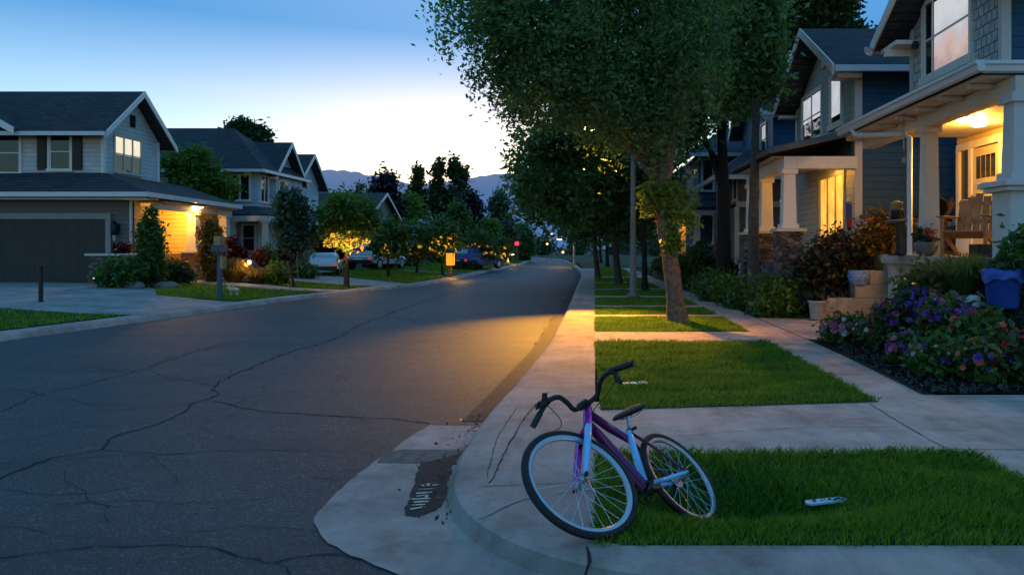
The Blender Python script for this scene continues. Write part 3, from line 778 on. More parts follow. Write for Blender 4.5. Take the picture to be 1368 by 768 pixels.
# skirt roof over garage and porch
b = MB(); b.slab([(-25.2, 25.2, 3.52), (-15.1, 25.2, 3.52), (-17.35, 26.46, 4.28), (-25.2, 26.46, 4.28)], .14)
b.build('skirt_roof', M['roof'], h)
b = MB(); b.slab([(-15.1, 25.2, 3.52), (-15.1, 31.8, 3.45), (-17.35, 31.8, 4.22), (-17.35, 26.46, 4.28)], .14)
b.build('porch_roof', M['roof_br'], h)
b = MB(); b.box(-25.2, -15.04, 25.08, 25.19, 3.34, 3.50)
b.add([(-15.08, 25.1, 3.34), (-14.98, 25.1, 3.34), (-14.98, 31.8, 3.27), (-15.08, 31.8, 3.27), (-15.08, 25.1, 3.50), (-14.98, 25.1, 3.50), (-14.98, 31.8, 3.43), (-15.08, 31.8, 3.43)],
      [(3, 2, 1, 0), (4, 5, 6, 7), (0, 1, 5, 4), (1, 2, 6, 5), (2, 3, 7, 6), (3, 0, 4, 7)])
each(b, 'gutter', M['metal_w'], h)
b = MB(); b.box(-25.1, -15.12, 25.25, 25.95, 3.26, 3.31); b.box(-17.4, -15.15, 26.4, 31.7, 3.22, 3.27); each(b, 'soffit', M['cream'], h)
b = MB(); b.box(-15.62, -15.32, 26.3, 31.6, 2.98, 3.2); each(b, 'beam', M['cream'], h)
# garage door with panel grooves
gd = MB(); gd.box(-20.6, -16.95, 25.93, 25.99, .36, 2.62)
for k in range(4):
    for j in range(8):
        x = -20.55 + j * .45; gd.box(x + .03, x + .42, 25.924, 25.935, .42 + k * .55, .86 + k * .55)
gdo = gd.build('garage_door', M['garage'], h, bevel=.008)
b = MB(); b.box(-20.78, -20.6, 25.9, 25.999, .36, 2.82); b.box(-16.95, -16.77, 25.9, 25.999, .36, 2.82); b.box(-20.6, -16.95, 25.9, 25.998, 2.62, 2.82); b.build('door_frame', M['trim_mid'], gdo)
window(h, V((-19.3, 26.5, 4.42)), YN, .74, 1.2, rows=2, cols=1)
b = MB()
for x in (-19.72, -18.48):
    b.box(x, x + .34, 26.44, 26.495, 4.38, 5.68)
    for k in range(16): b.box(x + .04, x + .30, 26.425, 26.45, 4.45 + k * .075, 4.49 + k * .075)
each(b, 'shutter', M['black'], h, 6*17)
window(h, V((-21.2, 26.5, 4.3)), YN, .85, 1.35, rows=2)
window(h, V((-17.4, 27.1, 4.42)), XP, 1.55, 1.28, cols=3, rows=2, lit='lit', litpart=.48, trim='cream', fw=.06)  # lit: sunset reflection painted as a glow
b = MB(); b.box(-17.41, -17.36, 28.0, 28.28, 6.15, 6.6)
for k in range(5): b.box(-17.4, -17.33, 28.03, 28.25, 6.18 + k * .08, 6.22 + k * .08)
b.build('attic_vent', M['dark'], h)
s_ = MB(); s_.box(-16.72, -16.5, 25.95, 25.99, 2.2, 2.45); s_.lathe([(.05, 0), (.11, .05), (.12, .35), (.03, .5)], (-16.6, 25.85, 2.05), 10); so = s_.build('wall_lantern', M['black'], h, smooth=True)
MB().lathe([(.045, 0), (.06, .2)], (-16.6, 25.85, 1.86), 10).build('lamp_glass', M['ceramic'], so)
b = MB(); b.tube([(-16.08, 25.94, 3.3), (-16.08, 25.94, .4)], .05, 8); b.build('downspout', M['metal_w'], h)
b = MB(); b.box(-17.15, -15.85, 25.3, 25.8, .1, 1.35); pw = b.build('planter_wall', M['stone'], h)
MB().box(-17.22, -15.78, 25.23, 25.87, 1.35, 1.43).build('cap', M['cream'], pw, bevel=.01)
b = MB(); b.box(-17.5, -15.2, 26.4, 31.2, .1, .82); b.build('porch_floor', M['step'], h)
b = MB(); b.box(-15.2, -14.85, 28.2, 30.4, .1, .62); b.box(-14.85, -14.5, 28.2, 30.4, .1, .44); b.build('steps', M['step'], h)
b = MB(); b.box(-17.45, -15.9, 29.35, 29.495, .8, 1.4); b.build('brick_base', M['stonebr'], h)
pedestal(h, -15.5, 28.9, .3, 1.5, .62, 'stonebr'); column(h, -15.5, 28.9, 1.52, 2.98, .38, .30, 'cream')
pedestal(h, -15.5, 31.3, .3, 1.5, .62, 'stonebr'); column(h, -15.5, 31.3, 1.52, 2.98, .38, .30, 'cream')
for px, py in ((246, 285), (262, 284)):
    t = at(px, py, 28.3 if px < 250 else 28.7)
    disc_lamp(h, t.x - (.35 if px < 250 else 0), t.y, 3.2, 230 if px < 250 else 60, .24)

# ---- blue house with hipped roof
h = thing('house', 'slate blue house with steep hipped roof and pillared porch behind the young green tree', 'house', (-18.5, 37, .42))
b = MB(); b.box(-22, -16.2, 36, 41, .2, 5.5); b.build('wall', M['side_pale'], h)
b = MB(); E0, E1, N0, N1 = -22.5, -15.75, 35.45, 41.3; zr, ze, yr = 7.75, 5.38, 38.3
b.slab([(E0, N0, ze), (E1, N0, ze), (-18.5, yr, zr), (E0, yr, zr)], .14); b.slab([(E1, N0, ze), (E1, N1, ze), (-18.5, yr, zr)], .14); b.slab([(E1, N1, ze), (E0, N1, ze), (E0, yr, zr), (-18.5, yr, zr)], .14)
b.build('hip_roof', M['roof'], h)
b = MB(); b.box(E0, E1 + .08, N0 - .09, N0 - .003, ze - .16, ze - .02); b.box(E1 + .003, E1 + .09, N0, N1, ze - .16, ze - .02); each(b, 'gutter', M['metal_w'], h)
b = MB(); b.box(-17.0, -15.95, 37.4, 40.8, 3.3, 5.3); b.prism([(-16.35, 37.6, 5.3), (-16.35, 41, 5.3), (-16.35, 39.2, 6.9)], (-3, 0, 0)); b.build('bay_wall', M['side_pale'], h)
gable_x(h, -20, -15.85, 39.2, 7.15, 37.2, 5.2, 41.3, 5.1, .14, fascia_end='x1')
window(h, V((-17.55, 36, 3.95)), YN, .95, 1.15, cols=2, rows=1)
window(h, V((-16.2, 36.25, 3.9)), XP, .8, 1.2, cols=2, rows=1)
window(h, V((-15.95, 37.8, 3.8)), XP, 1.1, 1.2, cols=2, rows=2)
b = MB(); b.slab([(-22.2, 34.3, 3.18), (-15.0, 34.3, 3.18), (-16.2, 36, 3.62), (-22.2, 36, 3.62)], .12); b.slab([(-15.0, 34.3, 3.18), (-15.0, 41.2, 3.18), (-16.2, 41.2, 3.62), (-16.2, 36, 3.62)], .12); b.build('porch_roof', M['roof'], h)
b = MB(); b.box(-22.2, -15.0, 34.32, 34.5, 2.85, 3.1); b.box(-15.2, -15.02, 34.5, 41, 2.85, 3.1); each(b, 'beam', M['trim'], h)
for x, y in ((-19.6, 34.5), (-17.9, 34.5), (-16.7, 34.5), (-15.2, 34.5), (-15.2, 36.8), (-15.2, 38.8)):
    column(h, x, y, 1.52, 2.85, .24, .2, 'cream' if x > -17 else 'white'); pedestal(h, x, y, .2, 1.5, .5, 'stone')
b = MB(); b.box(-22, -15.0, 34.3, 36, .1, .85); b.build('porch_floor', M['step'], h)
b = MB(); b.box(-18.3, -17.3, 35.96, 35.995, .9, 2.9); d = b.build('door', M['dark'], h); MB().box(-17.5, -17.42, 35.9, 35.955, 1.8, 1.95).build('handle', M['alu'], d)
window(h, V((-19.6, 36, 1.4)), YN, 1.0, 1.3, cols=1, rows=2); window(h, V((-16.95, 36, 1.5)), YN, .6, 1.2)

# ---- third house
h = thing('house', 'small gabled house with pale siding beyond the slate blue house', 'house', (-18, 46, .42))
b = MB(); b.prism([(-17.6, 43.8, .3), (-17.6, 47.6, .3), (-17.6, 47.6, 5.6), (-17.6, 45.7, 7.1), (-17.6, 43.8, 5.6)], (-6, 0, 0)); b.build('wall', M['side_pale'], h)
gable_x(h, -24, -17.1, 45.7, 7.35, 43.3, 5.35, 48.1, 5.35, .14, fascia_end='x1')
window(h, V((-17.6, 44.6, 3.5)), XP, 1.3, 1.25, cols=2, rows=2)
b = MB(); b.slab([(-15.8, 43, 3.0), (-15.8, 48, 3.0), (-17.6, 48, 3.5), (-17.6, 43, 3.5)], .12); b.build('porch_roof', M['roof'], h)
for y in (43.3, 45.5, 47.7): column(h, -16.0, y, .4, 2.9, .25, .22)
def farhouse(label, x0, x1, y0, y1, ze, zr, wall, axis='x'):
    h = thing('house', label, 'house', ((x0 + x1) / 2, y0, .3))
    yr = (y0 + y1) / 2
    if axis == 'x':
        b = MB(); b.prism([(x1, y0, .1), (x1, y1, .1), (x1, y1, ze), (x1, yr, zr - .2), (x1, y0, ze)], (x0 - x1, 0, 0)); b.build('wall', M[wall], h)
        gable_x(h, x0 - .4, x1 + .4, yr, zr, y0 - .5, ze - .1, y1 + .5, ze - .1, .15, fascia_end='x1')
        w = max(.8, (x1 - x0) * .16)
        for k in (.25, .65): window(h, V((x0 + (x1 - x0) * k, y0, ze - 1.9)), YN, w, 1.2, rows=2)
    else:
        xr = (x0 + x1) / 2
        b = MB(); b.prism([(x0, y0, .1), (x1, y0, .1), (x1, y0, ze), (xr, y0, zr - .2), (x0, y0, ze)], (0, y1 - y0, 0)); b.build('wall', M[wall], h)
        b = MB(); b.slab([(x0 - .4, y0 - .5, ze - .1), (x0 - .4, y1, ze - .1), (xr, y1, zr), (xr, y0 - .5, zr)], .15); b.slab([(xr, y0 - .5, zr), (xr, y1, zr), (x1 + .4, y1, ze - .1), (x1 + .4, y0 - .5, ze - .1)], .15); b.build('roof', M['roof'], h)
        b = MB()
        b.prism([(x0 - .4, y0 - .5, ze - .08), (xr, y0 - .5, zr + .02), (xr, y0 - .5, zr - .2), (x0 - .4, y0 - .5, ze - .3)], (0, -.04, 0)); b.prism([(xr, y0 - .5, zr + .02), (x1 + .4, y0 - .5, ze - .08), (x1 + .4, y0 - .5, ze - .3), (xr, y0 - .5, zr - .2)], (0, -.04, 0))
        b.build('bargeboard', M['white'], h)
        window(h, V((xr - .6, y0, ze - 1.6)), YN, 1.2, 1.3, cols=2, rows=2)
    return h
farhouse('dark roofed house half hidden behind the tree with glowing yellow leaves', -24, -17.6, 58, 66, 4.3, 6.2, 'side_dark')
farhouse('dark blue house with low gable under the rounded green tree', -18.6, -16.6, 76, 82, 3.5, 4.6, 'side_navy', 'y')
farhouse('blue house with white eaves beside the low dark gable far along the street', -16.3, -12.5, 79, 86, 3.6, 4.7, 'side_navy')

# ---- nearest house on this side, lit porch
h = thing('house', 'blue-grey shingled house with lit wooden porch above the flower bed', 'house', (7, 12.5, .9))
b = MB(); b.box(7.3, 14, 9.5, 15.1, .3, 3.9); b.build('porch_wall', M['side_yel'], h)
b = MB(); b.box(6.2, 13, 11.4, 14.6, 4.0, 5.95); b.prism([(6.2, 11.4, 5.95), (6.2, 14.6, 5.95), (6.2, 13.0, 6.7)], (6.8, 0, 0)); b.build('wall', M['shingle_w'], h)
b = MB(); b.box(6.26, 13, 11.37, 11.397, 4.0, 6.0); b.build('side_cladding', M['side_navy'], h)
b = MB(); b.box(6.15, 6.30, 11.33, 11.42, 4.1, 5.95); b.box(6.165, 6.25, 14.58, 14.68, 4.0, 5.95); each(b, 'corner_board', M['trim'], h)
gable_x(h, 5.6, 13.2, 13.0, 6.95, 10.85, 5.72, 15.15, 5.72, .16, trim='white')
b = MB(); b.box(5.75, 6.18, 14.3, 15.05, 5.5, 5.58); b.box(5.68, 6.18, 14.62, 14.72, 5.35, 5.52); each(b, 'soffit', M['white'], h)
b = MB(); b.tube([(5.58, 15.12, 5.62), (5.52, 15.2, 5.60)], [.05, .09], 10); b.tube([(5.58, 15.12, 5.62), (5.5, 15.05, 5.56)], [.05, .09], 10); b.build('floodlight', M['metal_w'], h, smooth=True)
window(h, V((6.2, 14.05, 4.80)), XN, 1.7, 1.32, cols=1, rows=2, fw=.10, trim='white', lit='sky_pink', litpart=.03, litx=.2)
b = MB(); b.tube([(6.12, 14.3, 5.55), (6.10, 14.3, 5.42)], [.05, .06], 8); b.build('wall_camera', M['black'], h)
# porch roof
b = MB(); b.slab([(4.9, 9.5, 3.97), (4.9, 14.75, 3.97), (6.2, 14.75, 4.42), (6.2, 11.4, 4.42)], .12); b.slab([(4.9, 9.5, 3.97), (6.2, 11.4, 4.42), (14, 11.4, 4.42), (14, 9.5, 3.97)], .12); b.build('porch_roof', M['roof'], h)
def gutter(root, a, b_, n):
    prof = [(0, 0), (0, -.13), (.05, -.15), (.09, -.13), (.10, -.06), (.125, -.045), (.125, 0)]
    mb = MB(); a, b_, n = V(a), V(b_), V(n); k = len(prof)
    mb.add([p + n * d + V((0, 0, z)) for p in (a, b_) for d, z in prof], [(i, i + 1, k + i + 1, k + i) for i in range(k - 1)] + [tuple(range(k)), tuple(range(2 * k - 1, k - 1, -1)), (k - 1, 0, k, 2 * k - 1)])
    return mb
g = gutter(h, (4.88, 9.36, 3.96), (4.88, 14.8, 3.96), (-1, 0, 0)); g2 = gutter(h, (4.88, 9.48, 3.955), (14, 9.48, 3.955), (0, -1, 0))
g.build('gutter', M['metal_w'], h); g2.build('gutter', M['metal_w'], h)
b = MB(); b.box(4.93, 14, 9.55, 14.72, 3.78, 3.82); b.build('porch_ceiling', M['cream'], h)
b = MB(); b.box(5.28, 5.52, 9.4, 14.8, 3.56, 3.775); b.box(5.52, 13.8, 9.4, 9.64, 3.56, 3.775)
each(b, 'beam', M['cream'], h, bevel=.01)
b = MB()
for y in np.arange(9.9, 14.8, .8): b.box(4.95, 5.27, y, y + .055, 3.715, 3.775)
each(b, 'rafter_tail', M['cream'], h)
column(h, 5.4, 12.1, 1.5, 3.55, .25, .20, 'cream')
b = MB(); b.box(5.19, 5.63, 9.35, 9.79, 1.4, 2.38); pd = b.build('pedestal', M['trim'], h, bevel=.008)
b = MB(); b.box(5.06, 5.76, 9.22, 9.92, 2.38, 2.46); b.box(5.11, 5.71, 9.27, 9.87, 2.32, 2.378); b.build('cap', M['trim'], pd, bevel=.01)
column(h, 5.41, 9.57, 2.5, 3.55, .29, .24, 'trim')
b = MB(); b.box(5.15, 7.3, 9.3, 13.5, 1.34, 1.48); b.box(6.1, 7.3, 13.5, 16.9, 1.34, 1.478); b.box(5.24, 7.3, 9.4, 13.4, .3, 1.338); b.box(6.2, 7.3, 13.4, 16.8, .3, 1.338); b.build('porch_floor', M['step'], h, bevel=.01)
b = MB()
b.box(4.85, 6.8, 15.8, 17.0, .05, .55); b.box(5.5, 6.8, 15.83, 17.0, .551, .83); b.box(5.82, 6.8, 15.86, 17.0, .831, 1.13); b.build('steps', M['step'], h, bevel=.012)
b = MB(); b.box(7.32, 14, 9.455, 9.497, 1.5, 3.5); b.build('side_cladding', M['side_navy'], h)
b = MB(); b.box(5.3, 14, 9.33, 9.39, .1, 1.335); b.box(7.3, 14, 9.39, 9.45, .1, 1.5); b.build('stone_base', M['stone'], h)
# entrance
dr = MB(); dr.obox((7.3, 14.38, 1.5), (0, -1, 0), XN, 0, .95, 0, 2.0, .0, .045)
for k in range(2):
    for j in range(1): dr.obox((7.3, 14.38, 1.5), (0, -1, 0), XN, .13 + k * .37, .45 + k * .37, .18, 1.28, .04, .06)
d = dr.build('door', M['door'], h, bevel=.006)
b = MB()
for k in range(4): b.obox((7.3, 14.38, 1.5), (0, -1, 0), XN, .14 + k * .175, .29 + k * .175, 1.42, 1.84, .044, .05)
b.build('door_light', M['glass'], d)
b = MB(); b.tube([(7.20, 14.3, 2.45), (7.20, 14.3, 2.62)], .018, 8); b.tube([(7.26, 14.3, 2.42), (7.19, 14.3, 2.44)], .02, 8); b.build('handle', M['matte'], d)
b = MB()
for u0, u1, z0, z1 in ((-.13, -.01, 0, 2.16), (.96, 1.09, 0, 2.16), (-.01, .96, 2.02, 2.16), (-.62, -.50, 0, 2.16), (-.5, -.13, 2.02, 2.16), (-.5, -.13, 0, .35)): b.obox((7.3, 14.38, 1.5), (0, -1, 0), XN, u0, u1, z0, z1, 0, .075)
b.build('door_frame', M['white'], d, bevel=.005)
b = MB(); b.obox((7.3, 14.38, 1.5), (0, -1, 0), XN, -.5, -.13, .35, 2.02, .0, .02); b.build('sidelight', M['glass'], d)
disc_lamp(h, 6.2, 12.5, 3.775, 95, .15); disc_lamp(h, 6.62, 12.9, 3.775, 95, .15)
b = MB(); b.tube([(4.80, 14.0, 3.82), (4.84, 13.9, 3.70), (5.18, 12.6, 3.52), (5.22, 12.42, 3.44), (5.22, 12.42, 1.5)], .045, 8); b.build('downspout', M['metal_w'], h, smooth=True)

# ---- second house on this side
h = thing('house', 'navy and grey gabled house with stone-based porch and glowing yellow window', 'house', (6.5, 19, .9))
b = MB(); b.prism([(6.0, 17.26, 1.0), (6.0, 22.2, 1.0), (6.0, 22.2, 5.7), (6.0, 19.5, 7.1), (6.0, 17.26, 5.75)], (7, 0, 0)); b.build('wall', M['lapgrey2'], h)
b = MB(); b.box(6.06, 13, 17.2, 17.255, 2.3, 5.78); b.build('side_cladding', M['side_navy'], h)
b = MB(); b.box(5.95, 6.12, 17.14, 17.3, 1.3, 5.7); b.box(5.95, 13, 17.15, 17.198, 2.12, 2.30); b.box(5.955, 6.05, 22.1, 22.25, 1.3, 5.7); each(b, 'corner_board', M['trim'], h)
b = MB(); b.box(6.08, 13, 17.16, 17.258, .4, 2.118); b.build('stone_base', M['stone'], h)
gable_x(h, 5.35, 13.3, 19.5, 7.32, 16.75, 5.72, 22.4, 5.72, .16)
b = MB(); b.box(5.45, 6.0, 16.85, 17.25, 5.45, 5.55); b.box(5.45, 5.97, 22.0, 22.3, 5.42, 5.5); each(b, 'soffit', M['trim'], h)
window(h, V((6.0, 21.55, 4.62)), XN, 1.75, 1.22, cols=2, rows=2, lit='sky_pale', litpart=.42, fw=.1)
window(h, V((6.0, 19.0, 4.72)), XN, .8, 1.15, cols=1, rows=1, lit='sky_pale', litpart=.16, fw=.1)
b = MB(); b.box(5.93, 6.01, 19.35, 19.65, 6.3, 6.75); b.build('attic_vent', M['trim'], h)
# porch
b = MB(); b.slab([(3.95, 16.85, 3.86), (3.95, 21.5, 3.86), (6.0, 21.5, 4.32), (6.0, 16.85, 4.32)], .12); b.build('porch_roof', M['roof'], h)
b = MB(); b.box(3.88, 3.945, 16.8, 21.55, 3.76, 3.85); each(b, 'gutter', M['trim_dark'], h); b = MB(); b.prism([(3.9, 16.84, 3.72), (6.0, 16.84, 4.18), (6.0, 16.84, 4.32), (3.9, 16.84, 3.86)], (0, -.05, 0)); b.build('bargeboard', M['trim_dark'], h); b = MB(); each(b, 'gutter', M['trim_dark'], h)
b = MB(); b.box(4.3, 4.6, 17.05, 21.3, 3.42, 3.70); b.box(4.6, 5.98, 17.05, 17.35, 3.42, 3.70); each(b, 'beam', M['white'], h, bevel=.01)
b = MB(); b.box(4.1, 5.99, 17.36, 21.3, 3.705, 3.735); b.build('porch_ceiling', M['cream'], h)
for y in (17.25, 19.5, 21.2):
    pedestal(h, 4.45, y, .3, 2.06, .56); column(h, 4.45, y, 2.09, 3.40, .32, .26, 'white')
b = MB(); b.box(4.25, 6.0, 17.2, 21.3, .3, 1.3); b.build('porch_floor', M['stone'], h)
f = window(h, V((6.0, 19.9, 1.9)), XN, 1.9, 1.5, cols=3, rows=1, fw=.09, pane='lit_y', trim='cream')
disc_lamp(h, 5.5, 18.3, 3.70, 22, .10, 'lamp_s')
b = MB(); b.tube([(5.3, 20.9, 3.7), (5.3, 20.9, 3.1)], .012, 6); b.lathe([(.03, .2), (.16, .08), (.17, .04)], (5.3, 20.9, 2.92), 14); pl = b.build('hanging_lamp', M['black'], h, smooth=True)
MB().lathe([(.08, 0), (.14, .05), (.05, .09)], (5.3, 20.9, 2.88), 12).build('bulb', M['lamp_s'], pl, smooth=True)

# ---- third and fourth on this side
h = thing('house', 'dark slate house with mauve upper siding between the two tree trunks', 'house', (6, 26, .9))
b = MB(); b.box(4.75, 9, 25, 30, .4, 3.0); b.build('wall', M['side_dark'], h)
b = MB(); b.box(4.85, 9, 24.9, 30, 3.14, 4.4); b.build('upper_wall', M['side_tan'], h)
b = MB(); b.box(4.7, 9, 24.85, 24.99, 2.98, 3.16); b.box(4.66, 4.8, 24.9, 25.05, .5, 2.975); b.build('trim_board', M['trim'], h)
b = MB(); b.slab([(3.95, 24.3, 4.0), (10, 24.3, 4.0), (10, 27.5, 5.2), (5.6, 27.5, 5.2)], .14); b.slab([(3.95, 24.3, 4.0), (5.6, 27.5, 5.2), (5.6, 30, 5.2), (3.95, 30, 4.0)], .14); b.build('roof', M['roof'], h)
b = MB(); b.box(3.95, 10, 24.2, 24.297, 3.84, 3.98); b.box(3.86, 3.945, 24.2, 30, 3.84, 3.98); each(b, 'gutter', M['metal_w'], h)
b = MB(); b.prism([(6.3, 26.5, 4.4), (6.3, 32, 4.4), (6.3, 32, 6.5), (6.3, 29.2, 8.6), (6.3, 26.5, 6.5)], (7, 0, 0)); b.build('tall_wall', M['side_navy'], h)
gable_x(h, 5.8, 13.5, 29.2, 8.9, 26.0, 6.4, 32.5, 6.4, .16)
window(h, V((4.85, 26.2, 3.3)), XN, .7, .8, rows=1); window(h, V((6.3, 28.4, 5.1)), XN, .9, 1.1)
window(h, V((5.1, 25, 1.4)), YN, .7, 1.2)
h = thing('house', 'navy house with white-columned porch and tall corner window behind the dark trunk', 'house', (6, 35, .9))
b = MB(); b.box(4.6, 9, 33.2, 38, .4, 5.85); b.build('wall', M['side_navy'], h)
b = MB(); b.slab([(3.9, 32.4, 5.75), (9.5, 32.4, 5.75), (9.5, 35.6, 7.3), (6.2, 35.6, 7.3)], .14); b.slab([(3.9, 32.4, 5.75), (6.2, 35.6, 7.3), (6.2, 38.6, 7.3), (3.9, 38.6, 5.75)], .14); b.build('roof', M['roof'], h)
b = MB(); b.box(3.9, 9.5, 32.3, 32.397, 5.58, 5.74); b.box(3.8, 3.896, 32.3, 38.6, 5.58, 5.74); each(b, 'gutter', M['metal_w'], h)
window(h, V((4.75, 33.2, 4.2)), YN, .5, 1.3, rows=1); window(h, V((4.6, 34.8, 4.2)), XN, 1.2, 1.3, cols=2)
b = MB(); b.slab([(4.1, 31.4, 3.35), (9, 31.4, 3.35), (9, 33.2, 3.8), (4.6, 33.2, 3.8)], .12); b.build('porch_roof', M['roof'], h)
b = MB(); b.box(4.15, 9, 31.45, 31.65, 3.0, 3.22); each(b, 'beam', M['trim'], h)
for x in (4.3, 5.1, 5.85, 6.8): column(h, x, 31.6, 1.8, 3.0, .26, .22); pedestal(h, x, 31.6, .3, 1.78, .45)
b = MB(); b.box(4.2, 9, 31.5, 33.2, .3, 1.2); b.build('porch_floor', M['stone'], h)
b = MB(); b.box(5.35, 6.15, 33.1, 33.198, 1.25, 3.0); b.build('door', M['dark'], h)
h = thing('house', 'pale blue house with a warm lit porch just beyond the leaning trunk', 'house', (6, 42, .6))
b = MB(); b.box(4.5, 10, 40.5, 46, .3, 5.6); b.build('wall', M['side_blue'], h)
b = MB(); b.slab([(4.0, 40, 5.5), (10.4, 40, 5.5), (10.4, 43, 7), (6, 43, 7)], .14); b.slab([(4.0, 40, 5.5), (6, 43, 7), (6, 46, 7), (4.0, 46, 5.5)], .14); b.build('roof', M['roof'], h)
b = MB(); b.box(3.95, 10.4, 39.9, 39.997, 5.35, 5.49); each(b, 'gutter', M['metal_w'], h)
b = MB(); b.slab([(3.6, 38.6, 3.7), (6.6, 38.6, 3.7), (6.6, 40.5, 4.2), (4.4, 40.5, 4.2)], .12); b.build('porch_roof', M['roof_br'], h)
b = MB(); b.box(4.55, 6.5, 40.42, 40.498, .6, 3.7); b.build('porch_wall', M['side_yel'], h)
column(h, 4.0, 38.9, .6, 3.55, .3, .26); column(h, 6.3, 38.9, .6, 3.55, .3, .26)
disc_lamp(h, 4.95, 39.6, 3.6, 55, .2)
window(h, V((5.4, 40.5, 4.3)), YN, .7, 1.0)
# ------------------------------------------------------------------ trees and plants
def tree(label, base, blobs, clumps, per, sig, size, mat='leaf_mid', bark='bark', r0=.2, trunk=None, name='tree', cat='tree', group=None, shell=.45, branch=True, elong=1.7, droop=0.0, flat=1.0):
    base = V(base); t = thing(name, label, cat, base, group)
    mb = MB()
    top = V(blobs[0][0])
    if trunk is None:
        trunk = [base - V((0, 0, .1)), base + (top - base) * .4 + V((random.uniform(-.1, .1), random.uniform(-.1, .1), 0)), base + (top - base) * .75, top]
    k = len(trunk)
    tp = crom([tuple(p) for p in trunk], .25)
    rr = [r0 * (1 - .78 * i / (len(tp) - 1)) * (1 + .05 * math.sin(i * 2.1)) for i in range(len(tp))]
    rr[0] *= 1.35; 
    if len(rr) > 2: rr[1] *= 1.12
    mb.tube([V(p) for p in tp], rr, 12)
    if branch:
        zf = [i for i, p in enumerate(tp) if p[2] > base.z + .35 * (tp[-1][2] - base.z)]
        for b in blobs:
            for _ in range(2 if len(blobs) < 8 else 3):
                i = random.choice(zf); s = V(tp[i]); e = V(b[0]) + V((random.uniform(-.5, .5) * b[1][0], random.uniform(-.5, .5) * b[1][1], random.uniform(0, .5) * b[1][2]))
                m = s * .55 + e * .45 + V((0, 0, .12 * (e - s).length)); r = rr[i] * .45
                mb.tube([s, m, e], [r, r * .6, r * .15], 7)
    mb.build('trunk', M[bark], t, smooth=True)
    c = blobpts([((b[0][0], b[0][1], b[0][2]), b[1], *b[2:]) for b in blobs], clumps, per, sig, shell, flat)
    npmesh('crown', leafquads(c, size, droop, elong), 4, M[mat], t, tuple(base))
    return t
def px3(px, py, Y): return tuple(at(px, py, Y))

# big tree by the pavement
B = 15.3
t1 = tree('tall leafy street tree with rough leaning trunk on the grass verge near the pavement', (1.68, B, .1),
     [((.6, 15.6, 7.2), (1.9, 1.8, 1.7), 6), ((-.55, 15.2, 5.9), (1.7, 1.5, 1.35), 6), ((-2.1, 14.8, 6.3), (1.1, 1.1, 1.1), 2.6), ((-1.5, 15.6, 7.4), (1.5, 1.4, 1.2), 3), ((1.6, 15.3, 5.4), (1.35, 1.3, 1.4), 5),
      ((2.35, 15.6, 6.9), (1.0, 1.1, 1.2), 2), ((.45, 14.9, 4.55), (1.0, .9, .8), 2.4), ((1.15, 15.0, 4.15), (.75, .7, .65), 1.6), ((-.95, 14.8, 4.9), (.8, .8, .6), 1.6), ((-1.9, 15.2, 5.2), (.7, .7, .5), .9), ((1.0, 16, 9), (2.4, 2.2, 1.2), 3), ((-.35, 17.6, 5.1), (1.0, .7, .75), 2.4), ((.6, 17.3, 4.5), (.8, .6, .6), 1.6), ((-1.6, 17.4, 4.9), (.7, .6, .5), 1)],
     1500, 52, .15, .060, 'leaf_big', 'bark', .19,
     trunk=[V((1.70, B, .0)), V((1.56, B, 1.2)), V((1.38, B + .05, 2.3)), V((1.25, B + .1, 3.2)), V((.95, B + .1, 5.2)), V((.6, B + .2, 7.4))], name='street_tree', cat='street tree', flat=1.7, shell=.6)
mb = MB(); mb.tube([V((1.38, B, 2.25)), V((1.42, B, 3.0)), V((1.62, B, 4.2)), V((2.2, B + .1, 6.6))], [.15, .14, .11, .05], 10); mb.build('limb', M['bark'], t1, smooth=True)
c = blobpts([((1.62, B - .1, 2.35), (.42, .4, .55)), ((1.15, B - .1, 2.6), (.3, .3, .4)), ((1.55, B - .2, 1.75), (.18, .2, .3))], 60, 26, .09, .6)
npmesh('trunk_shoots', leafquads(c, .075), 4, M['leaf_br'], t1, (1.68, B, .1))
# its neighbours along the verge
tree('dense street tree with spreading low crown behind the big leaning tree', (1.0, 31.5, .1), [((.4, 31, 5.4), (2.7, 2.2, 2.3), 6), ((-2.2, 30, 4.6), (1.3, 1.3, 1.3), 2), ((1.8, 31, 3.4), (1.6, 1.4, .9), 2), ((-.6, 30.4, 3.3), (1.7, 1.4, .8), 2.4), ((0, 31, 8), (2, 2, 1.6), 3)], 420, 40, .28, .15, 'leaf_big', 'bark_g', .17, name='street_tree', cat='street tree')
tree('street tree whose thin grey trunk stands right at the kerb edge', (.15, 37.5, .1), [((-.3, 37, 5.6), (2.8, 2.2, 2.3), 5), ((-2.3, 36, 4.0), (1.5, 1.4, 1.1), 2), ((1.2, 37, 3.2), (1.6, 1.4, .8), 2)], 300, 36, .33, .18, 'leaf_mid', 'bark_g', .15, name='street_tree', cat='street tree')
tree('young street tree with bright low foliage between the pole and the pavement', (1.75, 26.3, .1), [((1.5, 26.2, 4.3), (1.5, 1.4, 1.1), 5), ((.4, 26, 3.9), (1.2, 1.1, .8), 3), ((-1.9, 26.5, 5.2), (1.2, 1, .9), 1.6), ((-.4, 26.4, 5.6), (1.6, 1.3, 1.3), 4)], 330, 38, .24, .12, 'leaf_mid', 'bark_d', .12, name='street_tree', cat='street tree')
